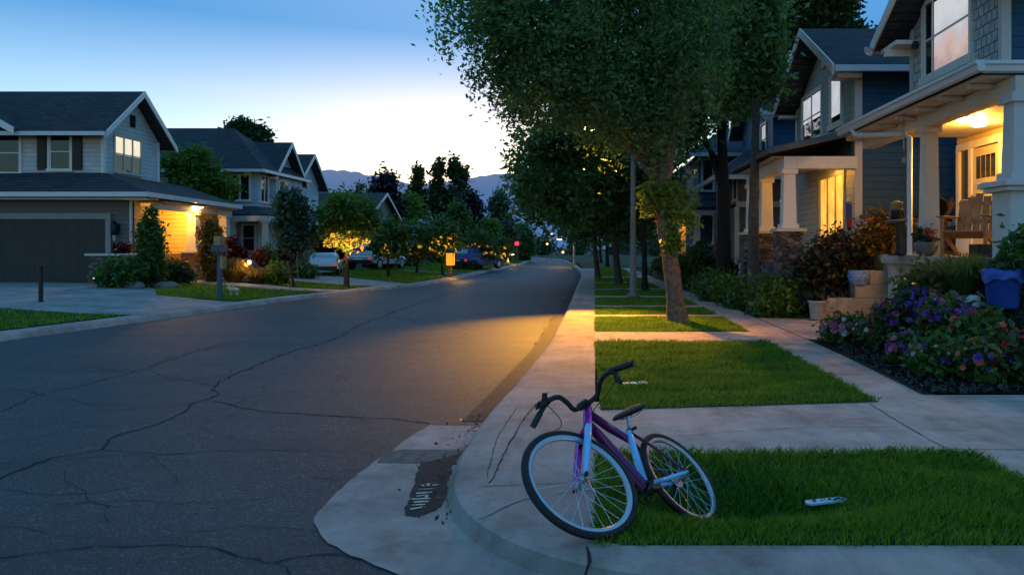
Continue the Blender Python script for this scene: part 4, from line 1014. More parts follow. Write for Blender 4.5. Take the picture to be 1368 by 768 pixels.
for i, (x, y, s, m, lab) in enumerate([(1.4, 47, 1.0, 'leaf_mid', 'dark street tree third from the far end of the verge row'), (1.0, 60, 1.1, 'leaf_dk', 'dark street tree second from the far end of the verge row'), (.6, 76, 1.2, 'leaf_dk', 'farthest street tree of the verge row where the road bends')]):
    tree(lab, (x, y, .1), [((x - .3, y, 4.6 * s), (2.6 * s, 2.2 * s, 2.0 * s), 5), ((x - 1.8 * s, y, 3.4 * s), (1.6 * s, 1.5 * s, 1.2 * s), 2), ((x + 1.5 * s, y, 3.2 * s), (1.7 * s, 1.6 * s, 1.2 * s), 2)], 200, 30, .40, .24, m, 'bark_d', .16, name='street_tree', cat='street tree')
# trees in the front gardens on this side
tree('slim tree with straight grey-brown trunk rising from the planting beside the pavement', (3.86, 18.2, .12), [((3.85, 18.2, 7.2), (.75, .9, 1.4), 3), ((3.45, 18.2, 6.3), (.75, .8, .9), 2.2), ((4.1, 18.3, 5.7), (.4, .5, .6), .8), ((3.8, 18.2, 8.8), (1.0, 1.1, 1.1), 2.5), ((3.3, 18.2, 5.4), (.5, .5, .5), .8)], 420, 40, .18, .095, 'leaf_big', 'bark_g', .165,
     trunk=[V((3.86, 18.2, 0)), V((3.85, 18.2, 2)), V((3.92, 18.2, 5)), V((4.05, 18.2, 8.6))])
tree('tree with black trunk standing in the shrubs before the dark slate house', (4.05, 23.6, .15), [((3.6, 23.5, 8.2), (1.8, 1.6, 1.7), 4), ((3.0, 23.5, 6.4), (1.2, 1.2, 1.1), 2.4), ((4.3, 23.5, 6.6), (.9, .9, 1.0), 1.6), ((2.6, 23.3, 5.2), (.8, .8, .7), 1)], 420, 38, .22, .12, 'leaf_big', 'bark_d', .26,
     trunk=[V((4.05, 23.6, 0)), V((4.06, 23.6, 2.5)), V((4.0, 23.6, 5)), V((3.7, 23.6, 9))])
tree('tall loose tree rising behind the navy gabled house', (14.2, 46, .5), [((14.6, 46, 15.3), (1.7, 1.7, 1.7), 3), ((12.4, 46, 15.6), (1.3, 1.4, 2), 2), ((13.5, 46, 17.5), (2.2, 2, 1.8), 3), ((16, 46, 14.4), (1.0, 1.0, 1.0), 1), ((10.6, 46, 13.6), (1.2, 1.2, 1.6), 1.3)], 280, 30, .38, .23, 'leaf_dk', 'bark_d', .28)
# far side
tree('young bright green tree between the garage house and the hipped blue house', (-17.9, 33.2, .42), [((-17.9, 33.2, 4.9), (1.05, .9, 1.2), 3), ((-17.1, 33.2, 4.2), (1.05, .9, .75), 3), ((-18.5, 33.2, 5.1), (.6, .6, .7), 1)], 210, 34, .18, .13, 'leaf_br', 'bark_d', .09)
tree('slender dark green tree on a thin trunk by the driveway of the parked silver car', px3(393, 384, 27.0)[:2] + (.2,), [(px3(392, 300, 27), (.55, .5, .8), 3), (px3(388, 272, 27), (.4, .4, .55), 2), (px3(398, 325, 27), (.5, .4, .4), 1.5)], 150, 30, .15, .12, 'leaf_blue', 'bark_d', .05)
def glow_tree(label, px, Y, crown, ext, fy, frad, nf, power):
    x = (px - CX) / F * Y; zb = .18
    t = tree(label, (x, Y, zb), crown, ext[0], ext[1], ext[2], ext[3], ext[4], 'bark_d', ext[5], group=None, name='street_tree', cat='street tree')
    f = at(px, fy, Y)
    n = nf
    d = unit(n); pass
    cc = np.array(f) + d * (rng.uniform(0, 1, (n, 1)) ** .5) * np.array(frad)
    ms = []
    for k in range(4):
        o_ = npmesh('glowing_leaf', leafquads(rng.normal(0, .035, (3, 3)) * (Y / 30), .105 * Y / 30, 0, 1.1), 4, M['leaf_glow']); ms.append(o_.data); bpy.data.objects.remove(o_)
    for c_ in cc[:100]:
        o_ = bpy.data.objects.new('glowing_leaf', random.choice(ms)); COL.objects.link(o_); o_.parent = t; o_.location = (c_[0] - x, c_[1] - Y, c_[2] - zb)  # self-glowing leaf clusters, painted light rather than bulbs
    light('added_crown_light', (f.x, f.y - .1, f.z - .35), power, (1, .55, .08), .25, root=t)  # light added inside the crown to gild its leaves
    return t
x = (463 - CX) / F * 27.6
glow_tree('bright green verge tree with a ring of yellow leaves made to glow low in its crown', 463, 27.6, [((x, 27.6, 3.0), (1.1, 1.0, .75), 4), ((x + .75, 27.5, 2.7), (.6, .6, .5), 1.4), ((x - .6, 27.6, 2.75), (.6, .6, .55), 1.4), ((x, 27.6, 2.15), (1.0, .9, .4), 2)], (150, 34, .15, .10, 'leaf_br', .10), 320, (.95, .85, .55), 170, 60)
for lab, px, Y, fy, fr, nf in [('thin verge tree with small cluster of orange leaves made to glow beside the glowing tree', 520, 36.0, 326, (.5, .5, .35), 46), ('verge tree with yellow leaves made to glow left of the lantern post', 556, 41.0, 328, (.65, .6, .55), 90),
                               ('verge tree blazing with yellow leaves made to glow above the lantern post', 592, 40.0, 325, (.85, .8, .65), 150), ('far verge tree with scattered yellow leaves made to glow beyond the blue car', 643, 52.0, 335, (1.0, .9, .8), 110),
                               ('last lit verge tree with sparse orange leaves made to glow near the bend', 664, 66.0, 338, (1.2, 1, .7), 60)]:
    x = (px - CX) / F * Y; z = 1.6 - (fy - 332) / F * Y
    glow_tree(lab, px, Y, [((x, Y, z + .35), (.9 * Y / 40, .8, .8 * Y / 40), 3), ((x, Y, z - .1), (.9 * Y / 40, .8, .45), 2)], (110, 26, .2, .15, 'leaf_mid', .08), fy, fr, nf, 45)
def blob_px(px0, px1, py0, py1, Y):
    a, b = at(px0, py0, Y), at(px1, py1, Y)
    return (((a.x + b.x) / 2, Y, (a.z + b.z) / 2), ((b.x - a.x) / 2, (b.x - a.x) / 2, (a.z - b.z) / 2), 1)
def bg(label, boxes, Y, n, per, sig, size, mat, bark='bark_d', r0=.2, **k):
    bl = [blob_px(*b, Y) for b in boxes]
    bl = [(b[0], b[1], b[1][0] * b[1][2]) for b in bl]
    x = bl[0][0][0]
    return tree(label, (x, Y, .15), bl, n, per, sig, size, mat, bark, r0, **k)
bg('dark purple-leaved tree standing tallest behind the glowing tree', [(492, 540, 236, 330), (500, 530, 228, 260), (485, 515, 270, 330)], 72, 260, 26, .34, .26, 'leaf_pur')
bg('dark purple-leaved tree in front of the hills right of the poplars', [(608, 648, 268, 345), (618, 640, 256, 290)], 78, 200, 26, .36, .26, 'leaf_pur')
for lab, b in [('leftmost tall poplar of the group against the hills', [(546, 572, 236, 300), (552, 566, 218, 250), (542, 560, 250, 305)]), ('middle tall poplar of the group against the hills', [(574, 596, 226, 305), (579, 592, 210, 240)]), ('rightmost tall poplar of the group against the hills', [(596, 626, 240, 300), (599, 613, 210, 245), (610, 624, 218, 250)])]:
    bg(lab, b, 112, 240, 24, .36, .34, 'leaf_dk', shell=.8)
bg('rounded pale green willow-like tree left of the poplars', [(528, 568, 258, 330)], 95, 200, 26, .45, .34, 'leaf_br')
bg('rounded green tree above the lantern post', [(588, 632, 282, 345), (600, 622, 274, 300)], 60, 240, 30, .3, .21, 'leaf_mid')
bg('bushy green tree beside the rounded one over the blue car', [(620, 640, 300, 352), (575, 600, 300, 350)], 62, 160, 28, .3, .2, 'leaf_blue')
bg('pointed dark green conifer-like tree in front of the far hill', [(648, 690, 285, 340), (655, 680, 266, 300), (662, 674, 256, 280)], 84, 240, 26, .36, .28, 'leaf_blue')
bg('pale green columnar tree before the pointed dark tree', [(645, 664, 290, 345)], 70, 130, 26, .26, .2, 'leaf_br')
bg('narrow green tree where the street bends', [(690, 712, 300, 350)], 92, 150, 26, .34, .26, 'leaf_mid')
bg('second narrow blue-green tree before the pointed dark tree', [(668, 690, 294, 345)], 74, 130, 26, .28, .2, 'leaf_blue')
bg('loose tree top showing above the roof of the hipped blue house', [(312, 332, 164, 190), (328, 356, 172, 195)], 58, 110, 24, .34, .26, 'leaf_dk', r0=.14)
bg('dark tree filling the space behind the parked silver car', [(405, 452, 290, 345), (425, 470, 310, 350)], 44, 190, 28, .3, .2, 'leaf_dk')
bg('small dark tree behind the orange-lit verge tree', [(530, 552, 312, 365), (500, 528, 316, 365)], 50, 150, 28, .28, .2, 'leaf_mid')
bg('dark spruce tip between the house gable and the purple tree', [(440, 452, 256, 330)], 90, 60, 24, .3, .24, 'leaf_dk')
bg('small pointed tree top below the mountain ridge', [(476, 486, 243, 300)], 105, 50, 24, .3, .26, 'leaf_dk')
# distant wood that reads as one mass
tl = []
for k in range(150):
    x = random.uniform(-75, 70); y = random.uniform(125, 190)
    if -26 < x < -1 and y < 150: continue
    h = random.uniform(3.0, 6.0) if x < 10 else random.uniform(5, 10)
    tl.append(((x, y, h * .5), (random.uniform(2.5, 5), 3, h * .55), 1))
tag(npmesh('treeline', leafquads(blobpts(tl, 1500, 22, .6, .5), .55), 4, M['leaf_dk']), 'dark far-off wood closing the view at the foot of the hills', 'wood', kind='stuff')

BLOOM = {}
def bloom_mesh(pm_):
    out = []; np_ = random.choice((5, 6, 7))
    for lay, (sc0, lf) in enumerate(((1, .25), (.6, .55))):
        for k in range(np_):
            a = 2 * math.pi * (k + .5 * lay) / np_ + rng.uniform(-.2, .2); dr = np.array((math.cos(a), math.sin(a), 0)) * sc0; sd = np.array((-math.sin(a), math.cos(a), 0)) * sc0; li = np.array((0, 0, lf * rng.uniform(.5, 1.5)))
            out += [np.zeros(3), dr * .6 + sd * .42 + li * .6, dr + li, dr * .6 - sd * .42 + li * .6]
    o = npmesh('bloom', np.array(out), 4, M[pm_]); me = o.data; bpy.data.objects.remove(o); return me
def shrub(label, x, y, z, r, mat, n=60, per=30, sig=.09, size=.07, cat='shrub', name='shrub', blooms=None, shell=.5, elong=1.7, stems=True):
    t = thing(name, label, cat, (x, y, z))
    mb = MB()
    for k in range(6):
        a = random.uniform(0, 6.28); e = V((x + math.cos(a) * r[0] * .5, y + math.sin(a) * r[1] * .5, z + r[2] * random.uniform(.8, 1.3)))
        mb.tube([V((x, y, z - .03)), V((x, y, z)) * .5 + e * .5 + V((0, 0, .05)), e], [.016, .012, .005], 5)
    mb.build('stem', M['bark_d'], t)
    c = blobpts([((x, y, z + r[2] * .85), r)], n, per, sig, shell)
    c[:, 2] = np.maximum(c[:, 2], z + .02)
    npmesh('foliage', leafquads(c, size, 0, elong), 4, M[mat], t, (x, y, z))
    if blooms:
        for (pm_, nb, rad, low) in blooms:
            d = unit(nb); d[:, 2] = np.abs(d[:, 2]) * (1 - low) + low * rng.uniform(-.2, 1, nb); d[:, 1] -= .35
            d /= np.linalg.norm(d, axis=1, keepdims=True)
            cc = np.array((x, y, z + r[2] * .85)) + d * np.array(r) * rng.uniform(.92, 1.18, (nb, 1)); cc[:, 2] = np.maximum(cc[:, 2], z + .05)
            if pm_ not in BLOOM: BLOOM[pm_] = [bloom_mesh(pm_) for _ in range(4)]
            for c0, n0 in zip(cc, d):
                n0 = n0 + rng.normal(0, .3, 3); o = bpy.data.objects.new('bloom', random.choice(BLOOM[pm_])); COL.objects.link(o); o.parent = t
                o.location = c0 - np.array((x, y, z)); q = V(n0).to_track_quat('Z', 'Y').to_euler(); o.rotation_euler = q; s_ = rad * rng.uniform(.75, 1.5); o.scale = (s_, s_, s_)
    return t
def blades(label, x, y, z, r, h, mat, n=500, w=.012, name='ornamental_grass', cat='ornamental grass', spread=1.0):
    t = thing(name, label, cat, (x, y, z))
    a = rng.uniform(0, 2 * np.pi, n); q = rng.uniform(0, 1, n) ** .6; hh = h * rng.uniform(.6, 1.15, n)
    d = np.c_[np.cos(a), np.sin(a), np.zeros(n)]; rootp = np.array((x, y, z - .01)) + d * (q * r * .3)[:, None]
    out = d * (q * r * spread)[:, None]; upz = np.c_[np.zeros((n, 2)), hh]
    s = np.c_[-np.sin(a), np.cos(a), np.zeros(n)] * w / 2
    m1 = rootp + out * .35 + upz * .62; m2 = rootp + out * .75 + upz * (1 - q * .15)[:, None]; tp = rootp + out * 1.15 + upz * (1 - q * .45)[:, None]
    qs = np.concatenate([np.stack([rootp - s, rootp + s, m1 + s, m1 - s], 1), np.stack([m1 - s, m1 + s, m2 + s * .7, m2 - s * .7], 1), np.stack([m2 - s * .7, m2 + s * .7, tp + s * .1, tp - s * .1], 1)]).reshape(-1, 3)
    npmesh('blades', qs, 4, M[mat], t, (x, y, z)); return t
zr_ = lambda x, y: float(zR(x, y)) + .02
# flower bed
FB = [('mound of pink and cream blooms at the far tip of the mulch bed', 3.88, 11.65, (.36, .36, .22), 'leaf_mid', [('p_pink', 46, .035, .4), ('p_wht', 22, .03, .4), ('p_mag', 16, .035, .4)]),
      ('mauve and white flower mound just behind the tip of the bed', 4.22, 11.1, (.38, .36, .24), 'leaf_mid', [('p_mag', 40, .035, .3), ('p_wht', 16, .03, .3)]),
      ('dark purple flower mound in the middle of the bed, edged with salmon blooms', 4.22, 10.3, (.40, .38, .32), 'leaf_dk', [('p_pur', 40, .036, .3), ('p_mag', 24, .038, .3), ('p_cor', 10, .045, .5)]),
      ('deep violet flower clump in the back row of the bed', 4.5, 10.15, (.38, .36, .26), 'leaf_dk', [('p_blu', 52, .04, .2), ('p_pur', 22, .035, .2)]),
      ('low plant with lilac-pink blooms at the front where the mulch shows', 3.98, 9.35, (.32, .30, .22), 'leaf_mid', [('p_mag', 20, .035, .5), ('p_pur', 14, .035, .5), ('p_pink', 8, .03, .5)]),
      ('broad purple flower clump right of the lilac-pink plant', 4.40, 9.25, (.40, .36, .30), 'leaf_mid', [('p_pur', 36, .038, .3), ('p_mag', 20, .04, .3), ('p_pink', 10, .04, .3), ('p_blu', 10, .038, .3)]),
      ('leafy plant with few pink blooms at the mulch edge by the walkway', 3.98, 8.62, (.34, .30, .22), 'leaf_mid', [('p_pink', 9, .034, .5), ('p_pur', 10, .035, .6), ('p_wht', 6, .03, .4)]),
      ('coral-red flowered plant below the blue bin', 4.5, 8.8, (.36, .34, .26), 'leaf_mid', [('p_cor', 18, .038, .3), ('p_red', 6, .045, .1)]),
      ('green plant with coral and violet blooms at the near corner of the bed', 4.25, 8.3, (.34, .3, .24), 'leaf_mid', [('p_cor', 16, .036, .3), ('p_blu', 14, .034, .5), ('p_pink', 6, .04, .3)]),
      ('rust-coral flowered plant cut by the picture edge at the near end of the bed', 4.62, 8.3, (.3, .3, .28), 'leaf_dk', [('p_cor', 16, .04, .4), ('p_red', 6, .045, .4)])]
for lab, x, y, r, lm, bl in FB:
    shrub(lab, x, y, zr_(x, y), r, lm, 46, 26, .075, .062, 'flowering plant', 'flowering_plant', bl)
shrub('leafy green bush dotted with yellow flowers in front of the porch chairs', 4.9, 10.75, zr_(4.9, 10.75), (.5, .5, .26), 'leaf_mid', 120, 34, .1, .06, blooms=[('p_yel', 14, .035, .2), ('p_wht', 10, .025, .3)])
shrub('dark bush sprinkled with small white flowers beside the lowest step', 4.88, 12.0, zr_(4.88, 12.0), (.34, .32, .34), 'leaf_dk', 60, 30, .09, .055, blooms=[('p_wht', 34, .022, .5)])
blades('arching green grass clump between the yellow-flowered bush and the blue bin', 4.92, 9.95, zr_(4.92, 9.95), .5, .5, 'leaf_mid', 520, .013)
blades('loose green grass clump behind the violet flowers', 4.95, 10.5, zr_(4.95, 10.5), .42, .42, 'leaf_mid', 420, .012)
shrub('leafy bush against the white porch pedestal behind the blue bin', 5.2, 9.05, zr_(5.2, 9.05), (.26, .24, .42), 'leaf_mid', 60, 30, .08, .06)
shrub('feathery green plant at the foot of the steps beside the flower mound', 4.55, 12.25, .12, (.26, .2, .20), 'leaf_br', 34, 26, .06, .05)
# planting round the steps of this and the next house
shrub('big dark round bush with rusty red tips in front of the stone porch', 5.2, 16.6, zr_(5.2, 16.6), (.72, .55, .85), 'leaf_rose', 260, 34, .13, .075, blooms=[('p_red', 20, .03, .2)])
shrub('yellow-green bush with orange flowers in a brown pot at the top of the steps', 6.32, 16.35, 1.45, (.55, .4, .48), 'leaf_gold', 130, 30, .11, .07, blooms=[('p_cor', 10, .07, .2), ('p_yel', 14, .04, .3)])
blades('grey-green grass mound beside the white pot at the walkway', 4.98, 17.1, zr_(4.98, 17.1), .5, .5, 'leaf_blue', 700, .014)
shrub('dark green bush behind the basket on the steps', 5.55, 17.05, zr_(5.55, 17.05), (.42, .2, .6), 'leaf_dk', 90, 30, .1, .065)
for lab, px, py, Y, r, m, bl in [('bright green mound shrub beside the boulder', 1063, 378, 16.7, (.5, .4, .36), 'leaf_br', None), ('low shrub with orange flowers near the stone pedestal', 1046, 362, 16.95, (.45, .4, .34), 'leaf_or', [('p_cor', 14, .05, .2)]),
                                 ('small blue-flowered plant right of the boulder', 1078, 372, 16.4, (.32, .3, .3), 'leaf_dk', [('p_blu', 26, .04, .4)]), ('leafy pale green shrub left of the grey-brown trunk', 982, 380, 19.8, (.55, .45, .36), 'leaf_br', None),
                                 ('low plant with pink and orange blooms at the pavement edge', 992, 392, 18.9, (.34, .3, .24), 'leaf_mid', [('p_cor', 14, .04, .4), ('p_wht', 18, .04, .4)]), ('rounded shrub with cream flowers by the slim trunk', 1000, 388, 18.5, (.36, .3, .26), 'leaf_mid', [('p_wht', 10, .04, .4)]),
                                 ('bright shrub at the bend of the pavement', 955, 378, 22.5, (.6, .5, .4), 'leaf_br', None), ('dark shrub below the black trunk', 975, 362, 24.0, (.6, .5, .55), 'leaf_dk', None),
                                 ('pale pink flower clump on the pavement edge', 953, 388, 21.4, (.22, .2, .24), 'leaf_mid', [('p_pink', 20, .05, .4), ('p_wht', 10, .04, .4)]), ('dark green shrub far up the pavement', 925, 365, 29.5, (.8, .7, .6), 'leaf_dk', None),
                                 ('tall leafy shrub before the navy house', 935, 345, 28.8, (.8, .6, .95), 'leaf_mid', None), ('clipped dark shrub beside the navy house porch', 905, 350, 33.0, (.9, .7, .7), 'leaf_mid', None), ('broad shrub under the pale blue house', 893, 352, 38, (1.0, .8, .6), 'leaf_dk', None),
                                 ('second bright shrub left of the stone pedestal corner', 1040, 380, 16.3, (.34, .3, .3), 'leaf_br', None), ('green shrub at the foot of the mauve-sided house', 1025, 352, 23.5, (.6, .5, .5), 'leaf_mid', None), ('leafy shrub in front of the stone porch pedestals', 1030, 372, 16.95, (.5, .4, .42), 'leaf_mid', None)]:
    p = at(px, py, Y); z = zr_(p.x, Y); shrub(lab, p.x, Y, z, r, m, 90, 30, .11, .075, blooms=bl)
# far side planting
def lshrub(lab, px, py0, py1, Y, w, m, kind='shrub', n=110, per=28, sig=.1, size=.09, bl=None):
    a, b = at(px - w / 2, py1, Y), at(px + w / 2, py0, Y); x = (a.x + b.x) / 2; z = float(zL(x, Y)); h = max(.3, (b.z - z) / 1.85)
    shrub(lab, x, Y, z, ((b.x - a.x) / 2, (b.x - a.x) / 2 * .9, h), m, n, per, sig, size, blooms=bl)
lshrub('tall columnar shrub in front of the lit yellow porch', 201, 282, 386, 24.2, 28, 'leaf_mid', n=170)
lshrub('tall narrow shrub with golden edge beside the porch column', 282, 288, 376, 27.2, 28, 'leaf_gold', n=150)
lshrub('rounded grassy green bush at the garage corner', 160, 348, 390, 23.2, 56, 'leaf_mid', n=150, size=.1)
lshrub('low dark shrub beside the porch steps', 232, 352, 378, 25.6, 44, 'leaf_dk'); lshrub('small dark shrub between the garage bush and the column shrub', 190, 362, 390, 23.8, 30, 'leaf_dk')
lshrub('dark red leaved bush before the pillared porch', 312, 318, 366, 31, 34, 'leaf_red'); lshrub('deep red flowered tree-like bush near the far porch pillars', 384, 322, 360, 33, 26, 'leaf_red')
for lab, px, Y, r, h in [('golden feathery grass mound left of the pink path lamp', 312, 27.6, .75, .85), ('low golden grass mound right of the pink path lamp', 345, 27.8, .55, .55)]:
    x = (px - CX) / F * Y; blades(lab, x, Y, float(zL(x, Y)), r, h, 'leaf_gold', 900, .03)
lshrub('rusty orange shrub under the porch pillars', 345, 335, 370, 30, 30, 'leaf_or'); lshrub('bright green bush at the end of the golden grasses', 368, 356, 378, 27.9, 34, 'leaf_br')
lshrub('dark green shrub by the slender tree', 405, 358, 374, 31.5, 30, 'leaf_mid'); lshrub('yellow-green shrub between the bushes of the far porch', 358, 332, 368, 32, 24, 'leaf_br')
lshrub('hedge-like dark shrub behind the orange-lit tree', 508, 345, 366, 46, 50, 'leaf_dk', size=.14); lshrub('low shrub beside the blue car', 625, 350, 366, 50, 24, 'leaf_dk', size=.14)
p = at(163, 330, 25.5); shrub('small red flowering plant standing on the stone planter wall', p.x, 25.5, 1.43, (.22, .18, .16), 'leaf_red', 30, 24, .06, .07)
# ------------------------------------------------------------------ bicycle
Cr, nr = V((.5453, 4.8034, .1322)), V((.6373, -.3466, .6882)).normalized()
Cf, nf = V((-.0796, 4.0760, .3287)), V((.4394, -.4619, .7705)).normalized()
bk = thing('bicycle', 'purple and blue bicycle with black handlebars leaning over on the grass by the kerb', 'bicycle', (.75, 4.66, -.10))
hb, ht = V((-.044, 4.478, .534)), V((-.046, 4.604, .605))
crown_ = V((-.066, 4.405, .512)); sc_, bb = V((.219, 4.770, .417)), V((.298, 4.452, .184)); seat = V((.218, 4.945, .506))
def ring(mb, C, n, R, r, seg=72, sec=12, sx=1.0):
    n = n.normalized(); a = n.cross(V((0, 0, 1))).normalized(); b = n.cross(a)
    vs = []
    for i in range(seg):
        t = 2 * math.pi * i / seg; d = a * math.cos(t) + b * math.sin(t)
        for j in range(sec):
            p = 2 * math.pi * j / sec; vs.append(C + d * (R + r * math.cos(p)) + n * (r * sx * math.sin(p)))
    fs = [(i * sec + j, ((i + 1) % seg) * sec + j, ((i + 1) % seg) * sec + (j + 1) % sec, i * sec + (j + 1) % sec) for i in range(seg) for j in range(sec)]
    mb.add(vs, fs); return a, b
def wheel(C, n, R, hubw, disc):
    w = MB(); ring(w, C, n, R - .022, .022, 72, 12, .95); tyre = None
    a = n.cross(V((0, 0, 1))).normalized(); b = n.cross(a)
    wo = w.build('wheel', M['rubber'], bk, smooth=False)
    wo.data.shade_smooth()
    m = MB()
    prof = [(R - .047, -.013), (R - .038, -.014), (R - .057, -.012), (R - .064, -.006), (R - .064, .006), (R - .057, .012), (R - .038, .014), (R - .047, .013)]
    seg = 72; vs = []
    for i in range(seg):
        t = 2 * math.pi * i / seg; d = a * math.cos(t) + b * math.sin(t)
        vs += [C + d * r + n * s for r, s in prof]
    k = len(prof); m.add(vs, [(i * k + j, ((i + 1) % seg) * k + j, ((i + 1) % seg) * k + (j + 1) % k, i * k + (j + 1) % k) for i in range(seg) for j in range(k)])
    m.build('rim', M['alu'], wo, smooth=False)
    h = MB(); h.tube([C - n * hubw, C - n * hubw * .72, C - n * hubw * .7, C - n * hubw * .6, C + n * hubw * .6, C + n * hubw * .7, C + n * hubw * .72, C + n * hubw], [.006, .008, .026, .016, .016, .026, .008, .006], 14)
    h.tube([C - n * (hubw + .012), C - n * hubw], .011, 10); h.tube([C + n * hubw, C + n * (hubw + .012)], .011, 10)
    h.build('hub', M['alu'], wo, smooth=True)
    s = MB()
    for i in range(28):
        t = 2 * math.pi * (i + .5) / 28; side = 1 if i % 2 else -1; t2 = t + (1.1 if (i // 2) % 2 else -1.1)
        d = a * math.cos(t) + b * math.sin(t); d2 = a * math.cos(t2) + b * math.sin(t2)
        s.tube([C + n * side * hubw * .68 + d2 * .022, C + d * (R - .07)], .0015, 5, cap=False)
    for i in range(28):   # spoke nipples
        t = 2 * math.pi * (i + .5) / 28; d = a * math.cos(t) + b * math.sin(t); s.tube([C + d * (R - .085), C + d * (R - .072)], .0025, 5)
    s.build('spokes', M['spoke'], wo)
    v = MB(); d = a * math.cos(2.0) + b * math.sin(2.0); v.tube([C + d * (R - .074), C + d * (R - .105)], [.004, .003], 6); v.build('valve', M['matte'], wo)
    if disc == 'cass':
        q = MB()
        for i, r in enumerate((.052, .046, .040, .034, .029)): q.tube([C - n * (.030 + i * .0045), C - n * (.0325 + i * .0045)], r, 28)
        q.build('cassette', M['alu'], wo)
    return wo
wheel(Cf, nf, .35, .055, None); wheel(Cr, nr, .335, .06, 'cass')
nrm = nr
fr = MB()
fr.tube([hb - (ht - hb) * .12, hb, ht, ht + (ht - hb) * .1], [.029, .028, .027, .029], 16); head = fr.build('head_tube', M['purple'], bk, smooth=True)
axis = (ht - hb).normalized()
dn = MB(); P0 = hb + axis * .025; dn.tube([P0, P0 * .6 + bb * .4 + V((0, 0, .004)), bb], [.027, .034, .031], 14); dto = dn.build('down_tube', M['plum'], bk, smooth=True)
tp = MB(); P1 = ht - axis * .02; P2 = sc_ + V((0, -.005, -.035)); tp.tube([P1, P1 * .5 + P2 * .5 - V((0, 0, .008)), P2], [.025, .026, .022], 14); tp.build('top_tube', M['plum'], bk, smooth=True)
# silver-blue outlines on both tubes, raised pinstripes
up_ = (P1 - bb).cross(nrm).normalized()
st = MB()
for A_, B_, rr in ((P0, bb, .035), (P1, P2, .027)):
    ax = (B_ - A_).normalized(); s1 = ax.cross(nrm).normalized()
    if s1.z < 0: s1 = -s1
    o = (s1 * .8 + V((0, -.5, .2))).normalized(); o = (o - ax * o.dot(ax)).normalized() * (rr - .003)
    st.tube([A_ + ax * .03 + o * .93, A_ * .5 + B_ * .5 + o * 1.03, B_ - ax * .05 + o * .95], .0042, 6)
st.build('pinstripe', M['iceblue'], dto, smooth=True)
sb_ = MB(); sb_.tube([sc_ + (sc_ - bb) * .05, sc_, bb], [.022, .022, .026], 14); sb_.build('seat_tube', M['iceblue'], bk, smooth=True)
b_ = MB(); b_.tube([bb - nrm * .036, bb + nrm * .036], .024, 16); b_.tube([bb - nrm * .060, bb + nrm * .060], .010, 10); b_.build('bottom_bracket', M['matte'], bk, smooth=True)
for s in (-1, 1):
    dpo = Cr + nrm * s * .062
    c = MB(); c.tube([bb + nrm * s * .030, bb * .55 + dpo * .45 + nrm * s * .008, dpo], [.016, .015, .011], 10); c.build('chainstay', M['iceblue'], bk, smooth=True)
    c = MB(); c.tube([sc_ + nrm * s * .014, sc_ * .6 + dpo * .4 + nrm * s * .022, dpo], [.010, .010, .008], 10); c.build('seatstay', M['plum'], bk, smooth=True)
# fork: stout legs, violet with an ice-blue near side
ca = (crown_ - Cf).normalized()
fk = MB(); fk.tube([crown_ - nf * .062, crown_, crown_ + nf * .062], [.020, .026, .020], 12); fk.tube([crown_, hb], [.022, .020], 12); fko = fk.build('fork', M['purple'], bk, smooth=True)
for s, m in ((-1, 'purple'), (1, 'iceblue')):
    leg = MB(); a0 = crown_ + nf * s * .060; a1 = Cf + nf * s * .066; leg.tube([a0 + ca * .012, a0, a0 * .62 + a1 * .38, a0 * .3 + a1 * .7, a1 + ca * .012, a1 - ca * .008], [.018, .023, .023, .020, .014, .011], 12); lo = leg.build('fork_leg', M[m], fko, smooth=True)
    if s == 1: lo['label'] = 'ice blue fork leg'
    nb = MB(); nb.tube([a1 - nf * s * .004, a1 + nf * s * .016], .012, 10); nb.build('axle_nut', M['matte'], fko)
br = MB(); bc = crown_ - ca * .035
for s in (-1, 1):
    br.tube([bc + nf * s * .058, bc + nf * s * .045 - ca * .03 + V((0, -.03, 0)), bc + nf * s * .022 - ca * .02 + V((0, -.012, 0))], [.009, .009, .011], 8)
    br.tube([crown_ + nf * s * .03 + V((0, -.03, .01)), crown_ + nf * s * .052 + V((0, -.035, -.015))], .010, 8)
br.build('brake', M['matte'], bk, smooth=True)
# bars
SX = V((-.052, 4.60, .640)); stem_f = V((-.072, 4.545, .652))
s_ = MB(); s_.tube([ht + axis * .005, ht + axis * .05], .024, 12); s_.tube([ht + axis * .045, stem_f], [.022, .024], 12); s_.tube([stem_f - V((.028, .0, .018)), stem_f + V((.028, 0, .018))], .025, 12); s_.build('stem', M['matte'], bk, smooth=True)
def U(px, py, Y): return at(px, py, Y)
Rb = crom([tuple(v) for v in (stem_f, U(790, 535, 4.56), U(798, 527, 4.56), U(801, 512, 4.55), U(806, 503, 4.54), U(820, 494, 4.52), U(846, 485, 4.48))], .015)
Lb = crom([tuple(v) for v in (stem_f, U(768, 547, 4.52), U(757, 537, 4.50), U(747, 530.5, 4.48), U(733, 535, 4.44), U(722, 551, 4.40), U(712, 569, 4.36))], .015)
hbm = MB(); hbm.tube([V(p) for p in Lb[::-1] + Rb[1:]], .0155, 12); hbo = hbm.build('handlebar', M['matte'], bk, smooth=True)
for a, b2 in ((U(820, 494, 4.52), U(846, 485, 4.48)), (U(721.5, 552, 4.40), U(711.5, 570, 4.36))):
    d = (b2 - a).normalized(); g = MB(); pts = [a + d * (b2 - a).length * k / 9 for k in range(10)]
    g.tube(pts, [.020 if k % 2 else .0185 for k in range(9)] + [.021], 12); g.build('grip', M['vinyl'], hbo, smooth=True)
def lever(c, tip, d):
    l = MB(); l.tube([c - d * .016, c + d * .016], .022, 10); l.tube([c, c * .7 + tip * .3 + V((0, -.02, 0)), tip], [.013, .010, .007], 8)
    l.build('brake_lever', M['matte'], hbo, smooth=True)
